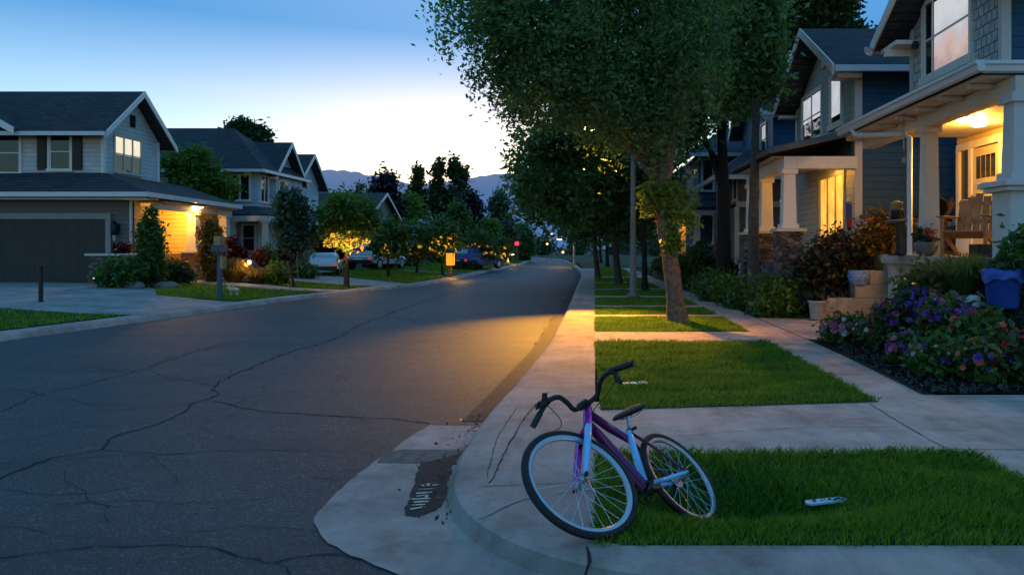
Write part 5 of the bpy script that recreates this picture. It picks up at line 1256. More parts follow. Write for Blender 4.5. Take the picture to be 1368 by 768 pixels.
lever(U(819, 495, 4.51), U(831, 513, 4.45), V((.6, -.1, .25)).normalized()); lever(U(730, 537, 4.42), U(716, 546, 4.36), V((-.5, 0, -.5)).normalized())
s2 = MB(); s2.tube([U(726, 527, 4.40), U(729, 533, 4.41), U(724, 541, 4.40)], [.012, .022, .016], 10); s2.tube([U(728, 525, 4.40), U(727, 531, 4.40)], [.016, .014], 8); s2.tube([U(716, 544, 4.39), U(722, 538, 4.39)], [.01, .016], 8); s2.build('shifter', M['matte'], hbo, smooth=True)
s3 = MB(); s3.tube([U(822, 499, 4.50), U(826, 508, 4.47), U(830, 511, 4.45)], [.016, .02, .012], 10); s3.build('shifter', M['matte'], hbo, smooth=True)
rf = MB(); rf.tube([U(714, 541, 4.38), U(717, 541, 4.38)], .010, 8); rf.build('reflector', pm('reflector_orange', (.5, .09, .02), .3), hbo)
cb = MB(); cb.tube([V(p) for p in crom([tuple(v) for v in (U(731, 541, 4.40), U(742, 552, 4.34), U(750, 563, 4.32), U(748, 572, 4.33), U(742, 574, 4.34), U(770, 582, 4.36))], .02)], .0028, 6)
cb.tube([V(p) for p in crom([tuple(v) for v in (U(824, 505, 4.48), U(812, 525, 4.42), U(795, 545, 4.40), U(781, 566, 4.40), U(778, 580, 4.38))], .02)], .0028, 6); cb.build('brake_cable', M['matte'], bk, smooth=True)
# saddle
sp = MB(); sp.tube([sc_, seat - (seat - sc_).normalized() * .02], .0135, 12); sp.build('seat_post', M['alu'], bk, smooth=True)
cl = MB(); cl.tube([sc_ + (seat - sc_).normalized() * .012, sc_ + (seat - sc_).normalized() * .034], .022, 14); cl.tube([sc_ + V((.0, .03, .016)), sc_ + V((.045, .06, .03))], [.010, .012], 8); cl.build('seat_clamp', M['matte'], bk, smooth=True)
def saddle():
    f = V((-.64, -.70, -.05)).normalized(); f = (f - V((0, 0, 1)) * 0).normalized()
    upv = (seat - sc_).normalized() * .35 + V((-.15, 0, 1)); upv = (upv - f * upv.dot(f)).normalized(); sd = upv.cross(f)
    c0 = seat + upv * .012
    sec = [(.150, .010, .012, -.014), (.13, .022, .022, -.006), (.08, .028, .028, .0), (.02, .042, .032, .002), (-.04, .074, .036, .010), (-.085, .088, .036, .018), (-.118, .078, .030, .020), (-.130, .040, .016, .014)]
    mb = MB(); vs = []; K = 14
    for x, w, h_, z in sec:
        for j in range(K):
            a = 2 * math.pi * j / K; q = math.sin(a); vs.append(c0 + f * x + sd * (w * math.cos(a)) + upv * (z + (h_ * .55 * q if q > 0 else h_ * .9 * q)))
    fs = [(i * K + j, i * K + (j + 1) % K, (i + 1) * K + (j + 1) % K, (i + 1) * K + j) for i in range(len(sec) - 1) for j in range(K)] + [tuple(range(K - 1, -1, -1)), tuple((len(sec) - 1) * K + j for j in range(K))]
    mb.add(vs, fs); o = mb.build('saddle', M['vinyl'], bk, smooth=True)
    m = o.modifiers.new('sub', 'SUBSURF'); m.levels = 1; m.render_levels = 2
    r = MB()
    for s in (-.02, .02): r.tube([c0 + f * .11 + sd * s - upv * .02, c0 + f * .03 + sd * s - upv * .035, c0 - f * .05 + sd * s - upv * .03, c0 - f * .10 + sd * s * 2 - upv * .01], .0035, 6)
    r.build('saddle_rail', M['chrome'], o, smooth=True)
saddle()
# drive train on its right-hand side (the low side of the lean)
dt = -nrm
ck = MB(); c0 = bb + dt * .048
ring(ck, c0, nrm, .082, .005, 48, 8); e1 = (Cr - bb).normalized(); e2 = nrm.cross(e1)
for k in range(5):
    a = 2 * math.pi * k / 5; ck.tube([c0, c0 + (e1 * math.cos(a) + e2 * math.sin(a)) * .08], .005, 6)
ck.build('chainring', M['matte'], bk)
for s, a in ((-1, .5), (1, .5 + math.pi)):
    d = e1 * math.cos(a) + e2 * math.sin(a); p0 = bb + nrm * s * .062; p1 = p0 + d * .155
    cr = MB(); cr.tube([p0, p1], [.013, .010], 8); co = cr.build('crank', M['matte'], bk, smooth=True)
    pd = MB(); q = p1 + nrm * s * .045; g1, g2 = e1 * .042, nrm * .04; g3 = e2 * .010
    pd.add([q + g1 * i + g2 * j + g3 * k for k in (-1, 1) for i, j in ((-1, -1), (1, -1), (1, 1), (-1, 1))], [(3, 2, 1, 0), (4, 5, 6, 7), (0, 1, 5, 4), (1, 2, 6, 5), (2, 3, 7, 6), (3, 0, 4, 7)]); pd.tube([p1, q], .006, 6)
    pd.build('pedal', M['matte'], co)
ch = MB(); rc = Cr + dt * .038
for s, r0, r1 in ((1, .083, .044), (-1, .083, .044)): ch.tube([c0 + e2 * s * r0, rc + e2 * s * r1], .0038, 6)
ch.build('chain', M['matte'], bk)
ks = MB(); q0 = bb + e1 * .07 - nrm * .02; q1 = V((.17, 4.36, .05)); ks.tube([q0, q0 * .5 + q1 * .5 + V((0, 0, .01)), q1, q1 + V((-.03, -.015, -.004))], [.010, .009, .009, .008], 8); ks.build('kickstand', M['matte'], bk, smooth=True)
dl = MB(); q = Cr + dt * .06; dl.tube([q, q + V((.01, -.02, -.045))], .012, 8); dl.tube([q + V((.01, -.02, -.045)), q + V((-.03, -.05, -.085))], .009, 8); dl.build('derailleur', M['matte'], bk, smooth=True)

# ------------------------------------------------------------------ vehicles
def car(label, loc, rz, L, W, Hh, mat, kind='suv', k=1.0):
    t = thing('parked_car', label, 'car', (0, 0, 0)); hw = W / 2
    # side stations from rear (0) to front (L): y, half width, z bottom, z shoulder
    def loft(st, name, m, parent, bev=.03):
        mb = MB(); vs = []
        for y, w, z0, z1, ww in st: vs += [(-w, y, z0), (w, y, z0), (w * 1.0, y, (z0 + z1) / 2), (ww, y, z1), (-ww, y, z1), (-w * 1.0, y, (z0 + z1) / 2)]
        k = 6; n = len(st)
        mb.add(vs, [(i * k + j, i * k + (j + 1) % k, (i + 1) * k + (j + 1) % k, (i + 1) * k + j)[::-1] for i in range(n - 1) for j in range(k)] + [tuple(range(k)), tuple((n - 1) * k + j for j in range(k - 1, -1, -1))])
        return mb.build(name, m, parent, smooth=False, bevel=bev)
    belt = Hh * .58
    body = loft([(0, hw * .94, .42, belt * .9, hw * .88), (.12, hw, .36, belt * .99, hw * .93), (L * .3, hw, .30, belt, hw * .95), (L * .7, hw, .30, belt * .98, hw * .95), (L * .93, hw * .97, .32, belt * .84, hw * .86), (L, hw * .86, .40, belt * .72, hw * .78)], 'body', M[mat], t)
    roofb = .12 if kind == 'suv' else .9
    cab = loft([(roofb, hw * .90, belt - .04, belt + .02, hw * .86), (roofb + .32, hw * .88, belt - .04, Hh - .06, hw * .72), (roofb + .9, hw * .88, belt - .04, Hh, hw * .74), (L * .55, hw * .88, belt - .04, Hh - .02, hw * .74), (L * .74, hw * .9, belt - .05, belt + .02, hw * .84)], 'cabin', M[mat], t)
    g = MB()
    def quad(a, b, c, d): g.add([a, b, c, d], [(0, 1, 2, 3), (3, 2, 1, 0)])
    z0, z1 = belt + .05, Hh - .11
    f0 = .1; y0 = roofb + .32 * (.09 / (Hh - .06 - belt)) ; y1 = roofb + .32 * (.85)
    quad((-hw * .80, y0 - .012, z0), (hw * .80, y0 - .012, z0), (hw * .68, y1 - .012, z1), (-hw * .68, y1 - .012, z1)); g.build('rear_window', M['glass_m'], cab)
    g = MB()
    for s in (-1, 1):
        quad((s * hw * .885, roofb + .35, z0), (s * hw * .885, L * .68, z0), (s * hw * .752, L * .55, z1), (s * hw * .752, roofb + .55, z1))
    g.build('side_window', M['glass'], cab)
    g = MB(); quad((-hw * .8, L * .735, z0), (hw * .8, L * .735, z0), (hw * .7, L * .58, z1), (-hw * .7, L * .58, z1)); g.build('windscreen', M['glass'], cab)
    for y in (L * .18, L * .80):
        for s in (-1, 1):
            w = MB(); w.tube([(s * (hw - .20), y, .33), (s * (hw + .005), y, .33)], .33, 24); wo = w.build('wheel', M['rubber'], t)
            r = MB(); r.tube([(s * (hw + .002), y, .33), (s * (hw + .012), y, .33)], .20, 16); r.build('rim', M['alu'], wo)
    for s in (-1, 1):
        l = MB(); l.box(s * hw * .93, s * hw * .70, -.015, .06, belt * .66, belt * .84); l.build('tail_lamp', M['tail'], t)
        l = MB(); l.box(s * hw * .82, s * hw * .52, L - .06, L + .012, belt * .5, belt * .64); l.build('headlight', M['glass_m'], t)
        l = MB(); l.box(s * (hw * .95), s * (hw * 1.14), L * .60, L * .63, belt + .0, belt + .14); l.build('wing_mirror', M[mat], t)
    b = MB(); b.box(-hw * .92, hw * .92, -.06, .05, .36, .56); b.build('bumper', M['matte'], t, bevel=.02)
    b = MB(); b.box(-.26, .26, -.022, .0, belt * .68, belt * .78); b.build('number_plate', M['white'], t)
    t.location = loc; t.rotation_euler = (0, 0, rz); t.scale = (k, k, k); return t
def gz(px, Y): x = (px - CX) / F * Y; return x, float(zL(x, Y)) + .012
x, z = gz(431, 33.5); car('silver car seen from behind on the driveway past the glowing tree', (x, 33.5, z), .26, 4.3, 1.75, 1.36, 'carw', k=.76)
x, z = gz(400, 42); car('pale grey car mostly hidden behind the silver car', (x, 42, z), .30, 4.4, 1.8, 1.35, 'carw')
x, z = gz(610, 50); car('blue car parked beyond the lantern post', (x, 50, z), -.5, 4.4, 1.85, 1.45, 'carb')
x, z = gz(478, 41.0); car('pale car partly hidden behind the trunk of the glowing tree', (x, 41.0, z), -.2, 4.4, 1.8, 1.4, 'carw')

# ------------------------------------------------------------------ street furniture
def post_box():
    p = gr(293, 401, .02); Y = 21.4; x = (293.5 - CX) / F * Y; z = float(zL(x, Y)) + .01
    t = thing('mailbox_post', 'slate blue post carrying a mailbox with a tan box on top beside the driveway', 'mailbox', (x, Y, z))
    b = MB(); b.box(x - .055, x + .055, Y - .055, Y + .055, z, 1.56); b.build('post', M['steelblue'], t, bevel=.01)
    b = MB(); w = .125; zz = 1.50
    prof = [(-w, 0), (w, 0), (w, .2)] + [(w * math.cos(a), .2 + w * .35 * math.sin(a)) for a in np.linspace(.3, math.pi - .3, 7)] + [(-w, .2)]
    b.prism([(x + p_[0], Y - .26, zz + p_[1] * .75) for p_ in prof], (0, .46, 0)); mo = b.build('mailbox', M['steelblue'], t)
    b = MB(); b.box(x - .1, x + .1, Y - .275, Y - .262, zz + .03, zz + .16); b.build('door', M['steelblue'], mo, bevel=.004)
    b = MB(); b.box(x - .10, x + .09, Y - .15, Y + .12, zz + .19, zz + .45); b.build('box', M['wood_tan'], t, bevel=.01)
    b = MB(); b.box(x + .057, x + .15, Y - .12, Y + .10, 1.02, 1.38); b.build('paper_tube', M['wood_tan'], t, bevel=.01)
post_box()
Y = 18.2; x = (54.5 - CX) / F * Y; z = float(zL(x, Y))
t = thing('bollard', 'thin black post standing at the edge of the driveway lawn', 'post', (x, Y, z)); MB().lathe([(.07, 0), (.07, .02), (.05, .03), (.05, .80), (.055, .82), (.055, .9), (.02, .93)], (x, Y, z), 14).build('post', M['black'], t)
Y = 23.3; x = (126 - CX) / F * Y; z = float(zL(x, Y)) + .02
t = thing('path_lamp', 'tiny glowing garden lamp at the left foot of the garage bush', 'garden lamp', (x, Y, z)); MB().tube([(x, Y, z), (x, Y, z + .18)], .012, 6).build('stake', M['black'], t); MB().lathe([(.03, 0), (.05, .03), (.03, .07)], (x, Y, z + .18), 10).build('lamp_head', M['lamp_pink'], t)
Y = 27.3; x = (333 - CX) / F * Y; z = float(zL(x, Y)) + .02
t = thing('path_lamp', 'pinkish white glowing path lamp among the golden grasses', 'garden lamp', (x, Y, z)); MB().tube([(x, Y, z), (x, Y, z + .72)], .015, 6).build('stake', M['black'], t)
MB().lathe([(.05, 0), (.075, .05), (.07, .13), (.03, .16)], (x, Y, z + .68), 12).build('lamp_head', M['lamp_pink'], t); MB().lathe([(.10, 0), (.03, .06)], (x, Y, z + .845), 12).build('cap', M['black'], t)
light('path_light', (x, Y - .25, z + .7), 24, (1, .58, .16), .06, root=t)
Y = 27.2; x = (389.5 - CX) / F * Y; z = float(zL(x, Y)) + .02
t = thing('path_lamp', 'red glowing lamp on a thin wooden stake by the slender tree', 'garden lamp', (x, Y, z)); MB().tube([(x, Y, z), (x, Y, 1.45)], .022, 8).build('stake', M['wood'], t); MB().lathe([(.04, 0), (.06, .05), (.05, .13), (.02, .16)], (x, Y, 1.45), 10).build('lamp_head', M['lamp_red'], t)
def animal():
    Y = 22.6; x = (313 - CX) / F * Y; z = float(zL(x, Y)) + .03
    t = thing('garden_ornament', 'small cream animal ornament standing on the dark lawn', 'ornament', (x, Y, z))
    mb = MB(); mb.tube([(x - .12, Y, z + .17), (x - .06, Y, z + .19), (x + .06, Y, z + .18), (x + .12, Y, z + .16)], [.05, .075, .07, .045], 12)
    for dx in (-.09, .09):
        for dy in (-.04, .04): mb.tube([(x + dx, Y + dy, z), (x + dx, Y + dy, z + .15)], [.018, .028], 8)
    mb.tube([(x - .12, Y, z + .19), (x - .17, Y, z + .25)], [.04, .05], 10); mb.tube([(x - .15, Y - .01, z + .25), (x - .235, Y - .02, z + .225)], [.05, .022], 10)
    mb.tube([(x - .155, Y - .035, z + .28), (x - .15, Y - .05, z + .33)], [.02, .008], 6); mb.tube([(x - .155, Y + .035, z + .28), (x - .15, Y + .05, z + .33)], [.02, .008], 6); mb.tube([(x + .13, Y, z + .18), (x + .19, Y, z + .24)], [.015, .008], 6)
    mb.build('body', pm('cream_stone', (.75, .58, .36), .7), t, smooth=True)
animal()
# lantern post across the street, far
Y = 38.5; x = (601.5 - CX) / F * Y; z = float(zL(x, Y))
t = thing('lantern_post', 'short wooden post carrying a glowing amber lantern box under the lit tree', 'lantern', (x, Y, z))
MB().box(x - .09, x + .09, Y - .09, Y + .09, z, .72).build('post', M['wood_d'], t)
MB().box(x - .19, x + .19, Y - .19, Y + .19, .74, 1.36).build('lantern', M['lantern'], t)
b = MB(); b.add([(x - .25, Y - .25, 1.37), (x + .25, Y - .25, 1.37), (x + .25, Y + .25, 1.37), (x - .25, Y + .25, 1.37), (x, Y, 1.6)], [(3, 2, 1, 0), (0, 1, 4), (1, 2, 4), (2, 3, 4), (3, 0, 4)])
for sx in (-1, 1):
    for sy in (-1, 1): b.box(x + sx * .19 - .015, x + sx * .19 + .015, Y + sy * .19 - .015, Y + sy * .19 + .015, .72, 1.37)
b.build('lantern_frame', M['black'], t)
light('lantern_light', (x + .55, Y - .3, .95), 60, (1, .52, .10), .15, root=t)
def streetlamp(label, x, y, z, hgt, ax, ay, hz, power, glow, r=.05, arm=True, spot=None):
    t = thing('street_lamp', label, 'street lamp', (x, y, z))
    MB().lathe([(r * 2.2, 0), (r * 2.2, .12), (r * 1.2, .2), (r, hgt * .5), (r * .75, hgt)], (x, y, z), 14).build('pole', M['trim_pole'], t, smooth=True)
    P = crom([(x, y, z + hgt - .02), (x + ax * .3, y + ay * .3, z + hgt + .30), (x + ax * .7, y + ay * .7, hz + .12), (x + ax, y + ay, hz + .08)], .2)
    a = MB(); a.tube([V(p) for p in P], r * .55, 8); a.build('arm', M['trim_pole'], t, smooth=True)
    hx, hy = x + ax, y + ay; k = max(1, r / .05)
    b = MB(); b.lathe([(.17 * k, 0), (.16 * k, .05), (.10 * k, .11), (.03 * k, .14)], (hx, hy, hz), 16); b.build('lamp_hood', M['trim_pole'], t, smooth=True)
    b = MB(); b.lathe([(.05 * k, -.07), (.12 * k, -.03), (.15 * k, 0)], (hx, hy, hz - .003), 14); b.build('lamp_glass', M[glow], t, smooth=True)
    if spot:
        l = light('street_light', (hx, hy, hz - .15), power, (1, .42, .025), .12, 'SPOT', t); l.data.spot_size = spot[0]; l.data.spot_blend = spot[1]
        d = V(spot[2]) - V((hx, hy, hz - .15)); l.rotation_euler = d.to_track_quat('-Z', 'Y').to_euler()
    else: light('street_light', (hx, hy, hz - .3), power, (1, .52, .14), .12, root=t)
    return t
M['trim_pole'] = pm('galvanised_pole', (.16, .165, .17), .6, .2, 6, metal=.2)
streetlamp('grey trunk-like pole on the verge with an added lamp hidden up among the leaves', 1.14, 22.4, .1, 4.6, -1.25, -2.2, 4.85, 8500, 'lamp', .085, spot=(math.radians(58), .95, (-.3, 15.0, 0)))  # lamp added to cast the warm road pool, head kept out of sight
streetlamp('distant street lamp glowing orange over the bend of the road', -1.9, 68, .1, 2.6, -1.25, -.2, 2.45, 90, 'lamp', .11)
streetlamp('distant street lamp glowing above the lit left kerb near the bend', -8.3, 71, .2, 1.5, .4, -.3, 1.05, 90, 'lamp', .09)
for lab, px, py, Y in [('small warm lamp glowing low at the right side of the far bend', 731, 326, 92), ('tiny amber lamp between the last lit trees on the far side', 655, 341, 58), ('small amber lamp on a post beyond the blue car', 632, 341, 56), ('pale yellow lamp high at the end of the street', 737, 313, 104), ('tiny lamp by the verge shrubs at the end of the row', 752, 337, 84)]:
    q = at(px, py, Y); t = thing('garden_lamp', lab, 'lamp', (q.x, Y, 0)); MB().tube([(q.x, Y, 0), (q.x, Y, q.z)], .03, 6).build('post', M['trim_pole'], t); MB().lathe([(.06, -.1), (.15, 0), (.06, .12)], (q.x, Y, q.z), 12).build('lamp_head', M['lamp_s'], t, smooth=True)
Y = 62; x = (691 - CX) / F * Y
t = thing('signal_light', 'red glowing signal on a thin post near the bend of the street', 'signal', (x - .05, Y, .2)); MB().tube([(x, Y, .1), (x, Y, 2.0)], .05, 8).build('post', M['trim_pole'], t)
MB().box(x - .22, x + .22, Y + .02, Y + .2, 1.65, 2.25).build('housing', M['black'], t, bevel=.03); b = MB(); b.tube([(x - .03, Y + .02, 2.0), (x - .03, Y - .03, 2.0)], [.18, .15], 18); b.build('lamp_glass', M['lamp_red'], t)
for lab, px, Y, h_ in [('thin curved reed-like post behind the red bush', 398, 30.5, 2.0), ('thin pale post beside the silver car', 413, 33.0, 2.1)]:
    x = (px - CX) / F * Y; z = float(zL(x, Y)); t = thing('garden_post', lab, 'post', (x, Y, z)); b = MB(); b.tube([V(p) for p in crom([(x, Y, z), (x, Y, z + h_ * .7), (x + .1, Y, z + h_ * .92), (x + .3, Y, z + h_)], .2)], [.022] * len(crom([(x, Y, z), (x, Y, z + h_ * .7), (x + .1, Y, z + h_ * .92), (x + .3, Y, z + h_)], .2)), 8); b.build('post', M['trim_pole'], t, smooth=True)

# ------------------------------------------------------------------ things by the porch and in the garden
def chair(label, x, y, z, rz, wood, worn=False):
    t = thing('porch_chair', label, 'chair', (0, 0, 0)); w = .30
    b = MB()
    for k in range(6): b.box(-w, w, -.28 + k * .095, -.28 + k * .095 + .082, .36 - k * .018, .385 - k * .018)
    b.build('seat', M[wood], t, bevel=.004)
    b = MB()
    for k in range(5):
        x0 = -w + .02 + k * .115; tp = .98 - abs(k - 2) * .05
        b.prism([(x0, .27, .28), (x0 + .10, .27, .28), (x0 + .105, .52, tp), (x0 - .005, .52, tp)], (0, .022, .006))
    for z_ in (.5, .78): b.box(-w, w, .30 + (z_ - .28) * .36 + .025, .33 + (z_ - .28) * .36 + .025, z_, z_ + .07)
    b.build('backrest', M[wood], t, bevel=.004)
    for s in (-1, 1):
        b = MB(); b.box(s * w - .02, s * w + .02, -.30, -.22, 0, .58); b.build('leg', M[wood], t, bevel=.004)
        b = MB(); b.prism([(s * w - .02, -.25, .30), (s * w - .02, .52, .0), (s * w - .02, .60, .0), (s * w - .02, -.25, .40)], (.04, 0, 0)); b.build('leg', M[wood], t)
        b = MB(); b.box(s * w - .065, s * w + .065, -.34, .42, .585, .61); b.build('arm', M[wood], t, bevel=.01)
    t.location = (x, y, z); t.rotation_euler = (0, 0, rz); return t
chair('slatted wooden porch chair with tall back standing before the lit door', 5.62, 11.25, 1.482, -.75, 'wood')
chair('darker weathered wooden chair beside the porch column', 5.5, 12.75, 1.482, -1.9, 'wood_d')
t = thing('throw_blanket', 'dark green blanket slung over the darker porch chair', 'blanket', (5.75, 12.75, 2.0))
b = MB(); gx = np.linspace(-.28, .28, 9); gp = [(-.25, -.25), (-.1, .1), (0, .16), (.1, .1), (.2, -.28)]
vs = [(5.78 + q[0] + .015 * math.sin(9 * u), 12.78 + u, 2.33 + q[1] + .03 * math.sin(7 * u + q[0] * 9)) for u in gx for q in gp]
b.add(vs, [(i * 5 + j, i * 5 + j + 1, (i + 1) * 5 + j + 1, (i + 1) * 5 + j) for i in range(8) for j in range(4)]); bo = b.build('cloth', pm('blanket_cloth', (.022, .035, .032), .95, .4, 12, .6, 60), t, smooth=True); sm = bo.modifiers.new('s', 'SOLIDIFY'); sm.thickness = .02
t = thing('throw_pillow', 'pale cushion resting against the darker porch chair', 'cushion', (5.5, 12.6, 1.95)); b = MB(); b.lathe([(.02, -.09), (.12, -.07), (.17, 0), (.12, .07), (.02, .09)], (5.48, 12.55, 2.02), 14); b.build('cushion', pm('cushion_cloth', (.40, .34, .25), .9, .2, 9, .4, 40), t, smooth=True)
x, y = 5.08, 12.6
t = thing('lantern_stand', 'dark metal lantern with tan cap on a slim stand left of the porch column', 'lantern', (x, y, 1.48))
MB().lathe([(.14, 0), (.14, .02), (.02, .05), (.018, .55), (.02, .56)], (x, y, 1.48), 14).build('stand', M['black'], t); MB().lathe([(.06, 0), (.20, .02), (.21, .04), (.10, .055)], (x, y, 2.03), 16).build('tray', M['trim_pole'], t, smooth=True)
MB().lathe([(.10, 0), (.11, .03), (.10, .14), (.11, .16)], (x, y, 2.09), 14).build('glass_body', M['glass'], t, smooth=True); MB().lathe([(.10, 0), (.095, .11), (.11, .12), (.03, .15)], (x, y, 2.25), 14).build('cap', M['wood_tan'], t, smooth=True)
x, y = 5.42, 13.55
t = thing('stone_pot', 'grey stone pot on the porch edge with small orange flowers', 'plant pot', (5.28, 11.95, 1.48)); x, y = 5.28, 11.95
MB().lathe([(.09, 0), (.15, .06), (.19, .16), (.17, .22), (.15, .22)], (x, y, 1.482), 18).build('pot', M['rock'], t, smooth=True); npmesh('foliage', leafquads(blobpts([((x, y, 1.78), (.13, .13, .10))], 20, 20, .04), .05), 4, M['leaf_dk'], t, (5.28, 11.95, 1.48)); npmesh('blooms', leafquads(blobpts([((x, y - .05, 1.82), (.12, .1, .08))], 8, 5, .014), .045), 4, M['p_cor'], t, (5.28, 11.95, 1.48))
t = thing('crate', 'small black crate on the porch floor left of the pedestal', 'crate', (5.35, 10.35, 1.48)); b = MB(); b.box(5.24, 5.50, 10.25, 10.5, 1.482, 1.50); b.box(5.24, 5.26, 10.25, 10.5, 1.50, 1.66); b.box(5.48, 5.5, 10.25, 10.5, 1.50, 1.66); b.box(5.26, 5.48, 10.25, 10.27, 1.50, 1.66); b.box(5.26, 5.48, 10.48, 10.5, 1.50, 1.66); b.build('crate_body', M['black'], t, bevel=.006)
# blue bin
x, y = 4.93, 9.05; z = zr_(x, y) - .03
t = thing('bin', 'round blue plastic bin with a bag folded over its rim in front of the porch', 'bin', (x, y, z))
MB().lathe([(.165, 0), (.17, .02), (.21, .40), (.225, .42), (.225, .455), (.205, .455), (.20, .40), (.16, .06)], (x, y, z), 28).build('tub', M['blue_pl'], t, smooth=True)
vs = []; nn = 36
for j, (r, zz) in enumerate([(.20, .44), (.215, .475), (.236, .455), (.24, .40), (.236, .34)]):
    for i in range(nn):
        a = 2 * math.pi * i / nn; q = 1 + (.03 * math.sin(5 * a + j) if j > 1 else 0); vs.append((x + r * q * math.cos(a), y + r * q * math.sin(a), z + zz + (.025 * math.sin(3 * a + 1) + .02 * math.sin(7 * a) if j > 2 else .012 * math.sin(4 * a))))
b = MB(); b.add(vs, [(j * nn + i, j * nn + (i + 1) % nn, (j + 1) * nn + (i + 1) % nn, (j + 1) * nn + i) for j in range(4) for i in range(nn)]); b.build('bin_liner', pm('liner_blue', (.02, .09, .40), .35, .2, 20), t, smooth=True)
npmesh('garden_waste', leafquads(blobpts([((x, y, z + .45), (.15, .15, .07))], 30, 22, .04), .05), 4, M['leaf_dk'], t, (x, y, z)); b = MB(); b.tube([(x - .06, y, z + .40), (x - .08, y - .03, z + .62)], .008, 6); b.tube([(x + .02, y, z + .40), (x + .05, y, z + .58)], .006, 6); b.build('twig', M['bark_d'], t)
p = (4.72, 9.35); z = zr_(*p)
t = thing('watering_can', 'pale grey watering can half hidden beside the blue bin', 'watering can', (*p, z)); MB().lathe([(.09, 0), (.10, .02), (.09, .18), (.05, .20)], (*p, z), 16).build('can', M['trim'], t, smooth=True); b = MB(); b.tube([(p[0] - .08, p[1], z + .05), (p[0] - .2, p[1] - .02, z + .2)], [.02, .014], 8); b.tube([V(q) for q in crom([(p[0] + .09, p[1], z + .04), (p[0] + .16, p[1], z + .14), (p[0] + .05, p[1], z + .24)], .04)], .009, 6); b.build('spout', M['trim'], t, smooth=True)
# steps: basket, pots
x, y, z = 5.60, 15.98, .831
x = 5.55
t = thing('basket', 'blue and white woven basket standing on the middle step', 'basket', (x, 15.95, .552))
x, y, z = 5.36, 15.6, .12
t.location = (5.62, 15.95, .83); b = MB(); x, y, z = 5.62, 15.95, .832
prof = []
for k in range(13):
    q = k / 12; r = .17 + .06 * math.sin(q * 2.4) + (.008 if k % 2 else 0); prof.append((r, .30 * q))
prof += [(.20, .30), (.17, .06)]
ORG[t.name] = (5.62, 15.95, .83)
b.lathe(prof, (x, y, z), 26); b.build('weave', pm('basket_blue', (.20, .32, .62), .75, .6, 16, .6, 40), t)
b = MB(); ring(b, V((x, y, z + .30)), V((0, 0, 1)), .225, .014, 32, 8); b.build('rim', M['white'], t, smooth=True)
x, y, z = 6.3, 16.3, 1.132
t = thing('plant_pot', 'brown wooden tub at the top of the steps holding the yellow-green bush', 'plant pot', (x, y, z)); MB().lathe([(.20, 0), (.21, .02), (.26, .32), (.28, .33), (.28, .37), (.25, .37), (.24, .30), (.02, .29)], (x, y, z), 20).build('tub', M['terracotta'], t, smooth=True)
b = MB(); ring(b, V((x, y, z + .1)), V((0, 0, 1)), .228, .008, 28, 6); ring(b, V((x, y, z + .26)), V((0, 0, 1)), .252, .008, 28, 6); b.build('hoop', M['black'], t, smooth=True)
x, y, z = 4.62, 15.55, .13
t = thing('plant_pot', 'pale square-sided pot at the left end of the lowest step', 'plant pot', (x, y, z)); MB().lathe([(.13, 0), (.14, .02), (.18, .34), (.195, .35), (.195, .39), (.165, .39), (.15, .30), (.02, .30)], (x, y, z), 24).build('pot', M['ceramic'], t, smooth=True)
npmesh('foliage', leafquads(blobpts([((x, y, z + .44), (.16, .16, .08))], 24, 20, .04), .05), 4, M['leaf_rose'], t, (4.62, 15.55, .13))
x, y, z = 5.12, 16.2, .5
def boulder(label, x, y, z, r):
    t = thing('boulder', label, 'rock', (x, y, z)); mb = MB(); nu, nv = 22, 12; vs = []
    for i in range(nv + 1):
        for j in range(nu):
            a = 2 * math.pi * j / nu; b_ = math.pi * i / nv; k = 1 + .10 * math.sin(3 * a + 2 * b_) + .07 * math.sin(5 * a - 3 * b_ + 1) + random.uniform(-.02, .02)
            vs.append((x + r[0] * k * math.cos(a) * math.sin(b_), y + r[1] * k * math.sin(a) * math.sin(b_), z + r[2] * (.35 + k * math.cos(b_))))
    mb.add(vs, [(i * nu + j, i * nu + (j + 1) % nu, (i + 1) * nu + (j + 1) % nu, (i + 1) * nu + j)[::-1] for i in range(nv) for j in range(nu)]); mb.build('stone', M['rock'], t, smooth=True)
boulder('long grey boulder lying at the edge of the lawn patch', 4.62, 17.55, .32, (.62, .35, .22)); boulder('smaller grey boulder behind the long one', 5.15, 18.0, .45, (.32, .25, .2))
for lab, px, Y, r in [('grey rock at the foot of the garage bush', 178, 23.0, (.35, .25, .16)), ('low rock beside the column shrub', 222, 23.8, (.4, .25, .14))]:
    x = (px - CX) / F * Y; boulder(lab, x, Y, float(zL(x, Y)), r)
# garden flag on the navy house, hanging chime on the near gutter
t = thing('garden_flag', 'small red and blue flag hanging at the corner of the navy house porch', 'flag', (5.82, 17.15, 2.0)); b = MB(); b.tube([(5.96, 17.19, 2.62), (5.75, 17.05, 2.66)], .01, 6); b.build('flag_rod', M['black'], t)
b = MB(); b.add([(5.72, 17.06, 2.64), (5.88, 17.14, 2.62), (5.89, 17.16, 2.25), (5.74, 17.10, 2.27)], [(0, 1, 2, 3)]); b.build('blue_cloth', pm('flag_blue', (.03, .07, .30), .8), t); b = MB(); b.add([(5.74, 17.10, 2.27), (5.89, 17.16, 2.25), (5.87, 17.15, 2.0), (5.75, 17.10, 2.03)], [(0, 1, 2, 3)]); b.build('red_cloth', pm('flag_red', (.40, .03, .03), .8), t)
x, y = 4.97, 12.05
t = thing('wind_chime', 'thin hanging chime below the near porch gutter', 'chime', (x, y, 3.6)); MB().tube([(x, y, 3.78), (x, y, 3.42)], .004, 5).build('cord', M['black'], t); MB().tube([(x, y, 3.20), (x, y, 3.06)], .004, 5).build('cord', M['black'], t)
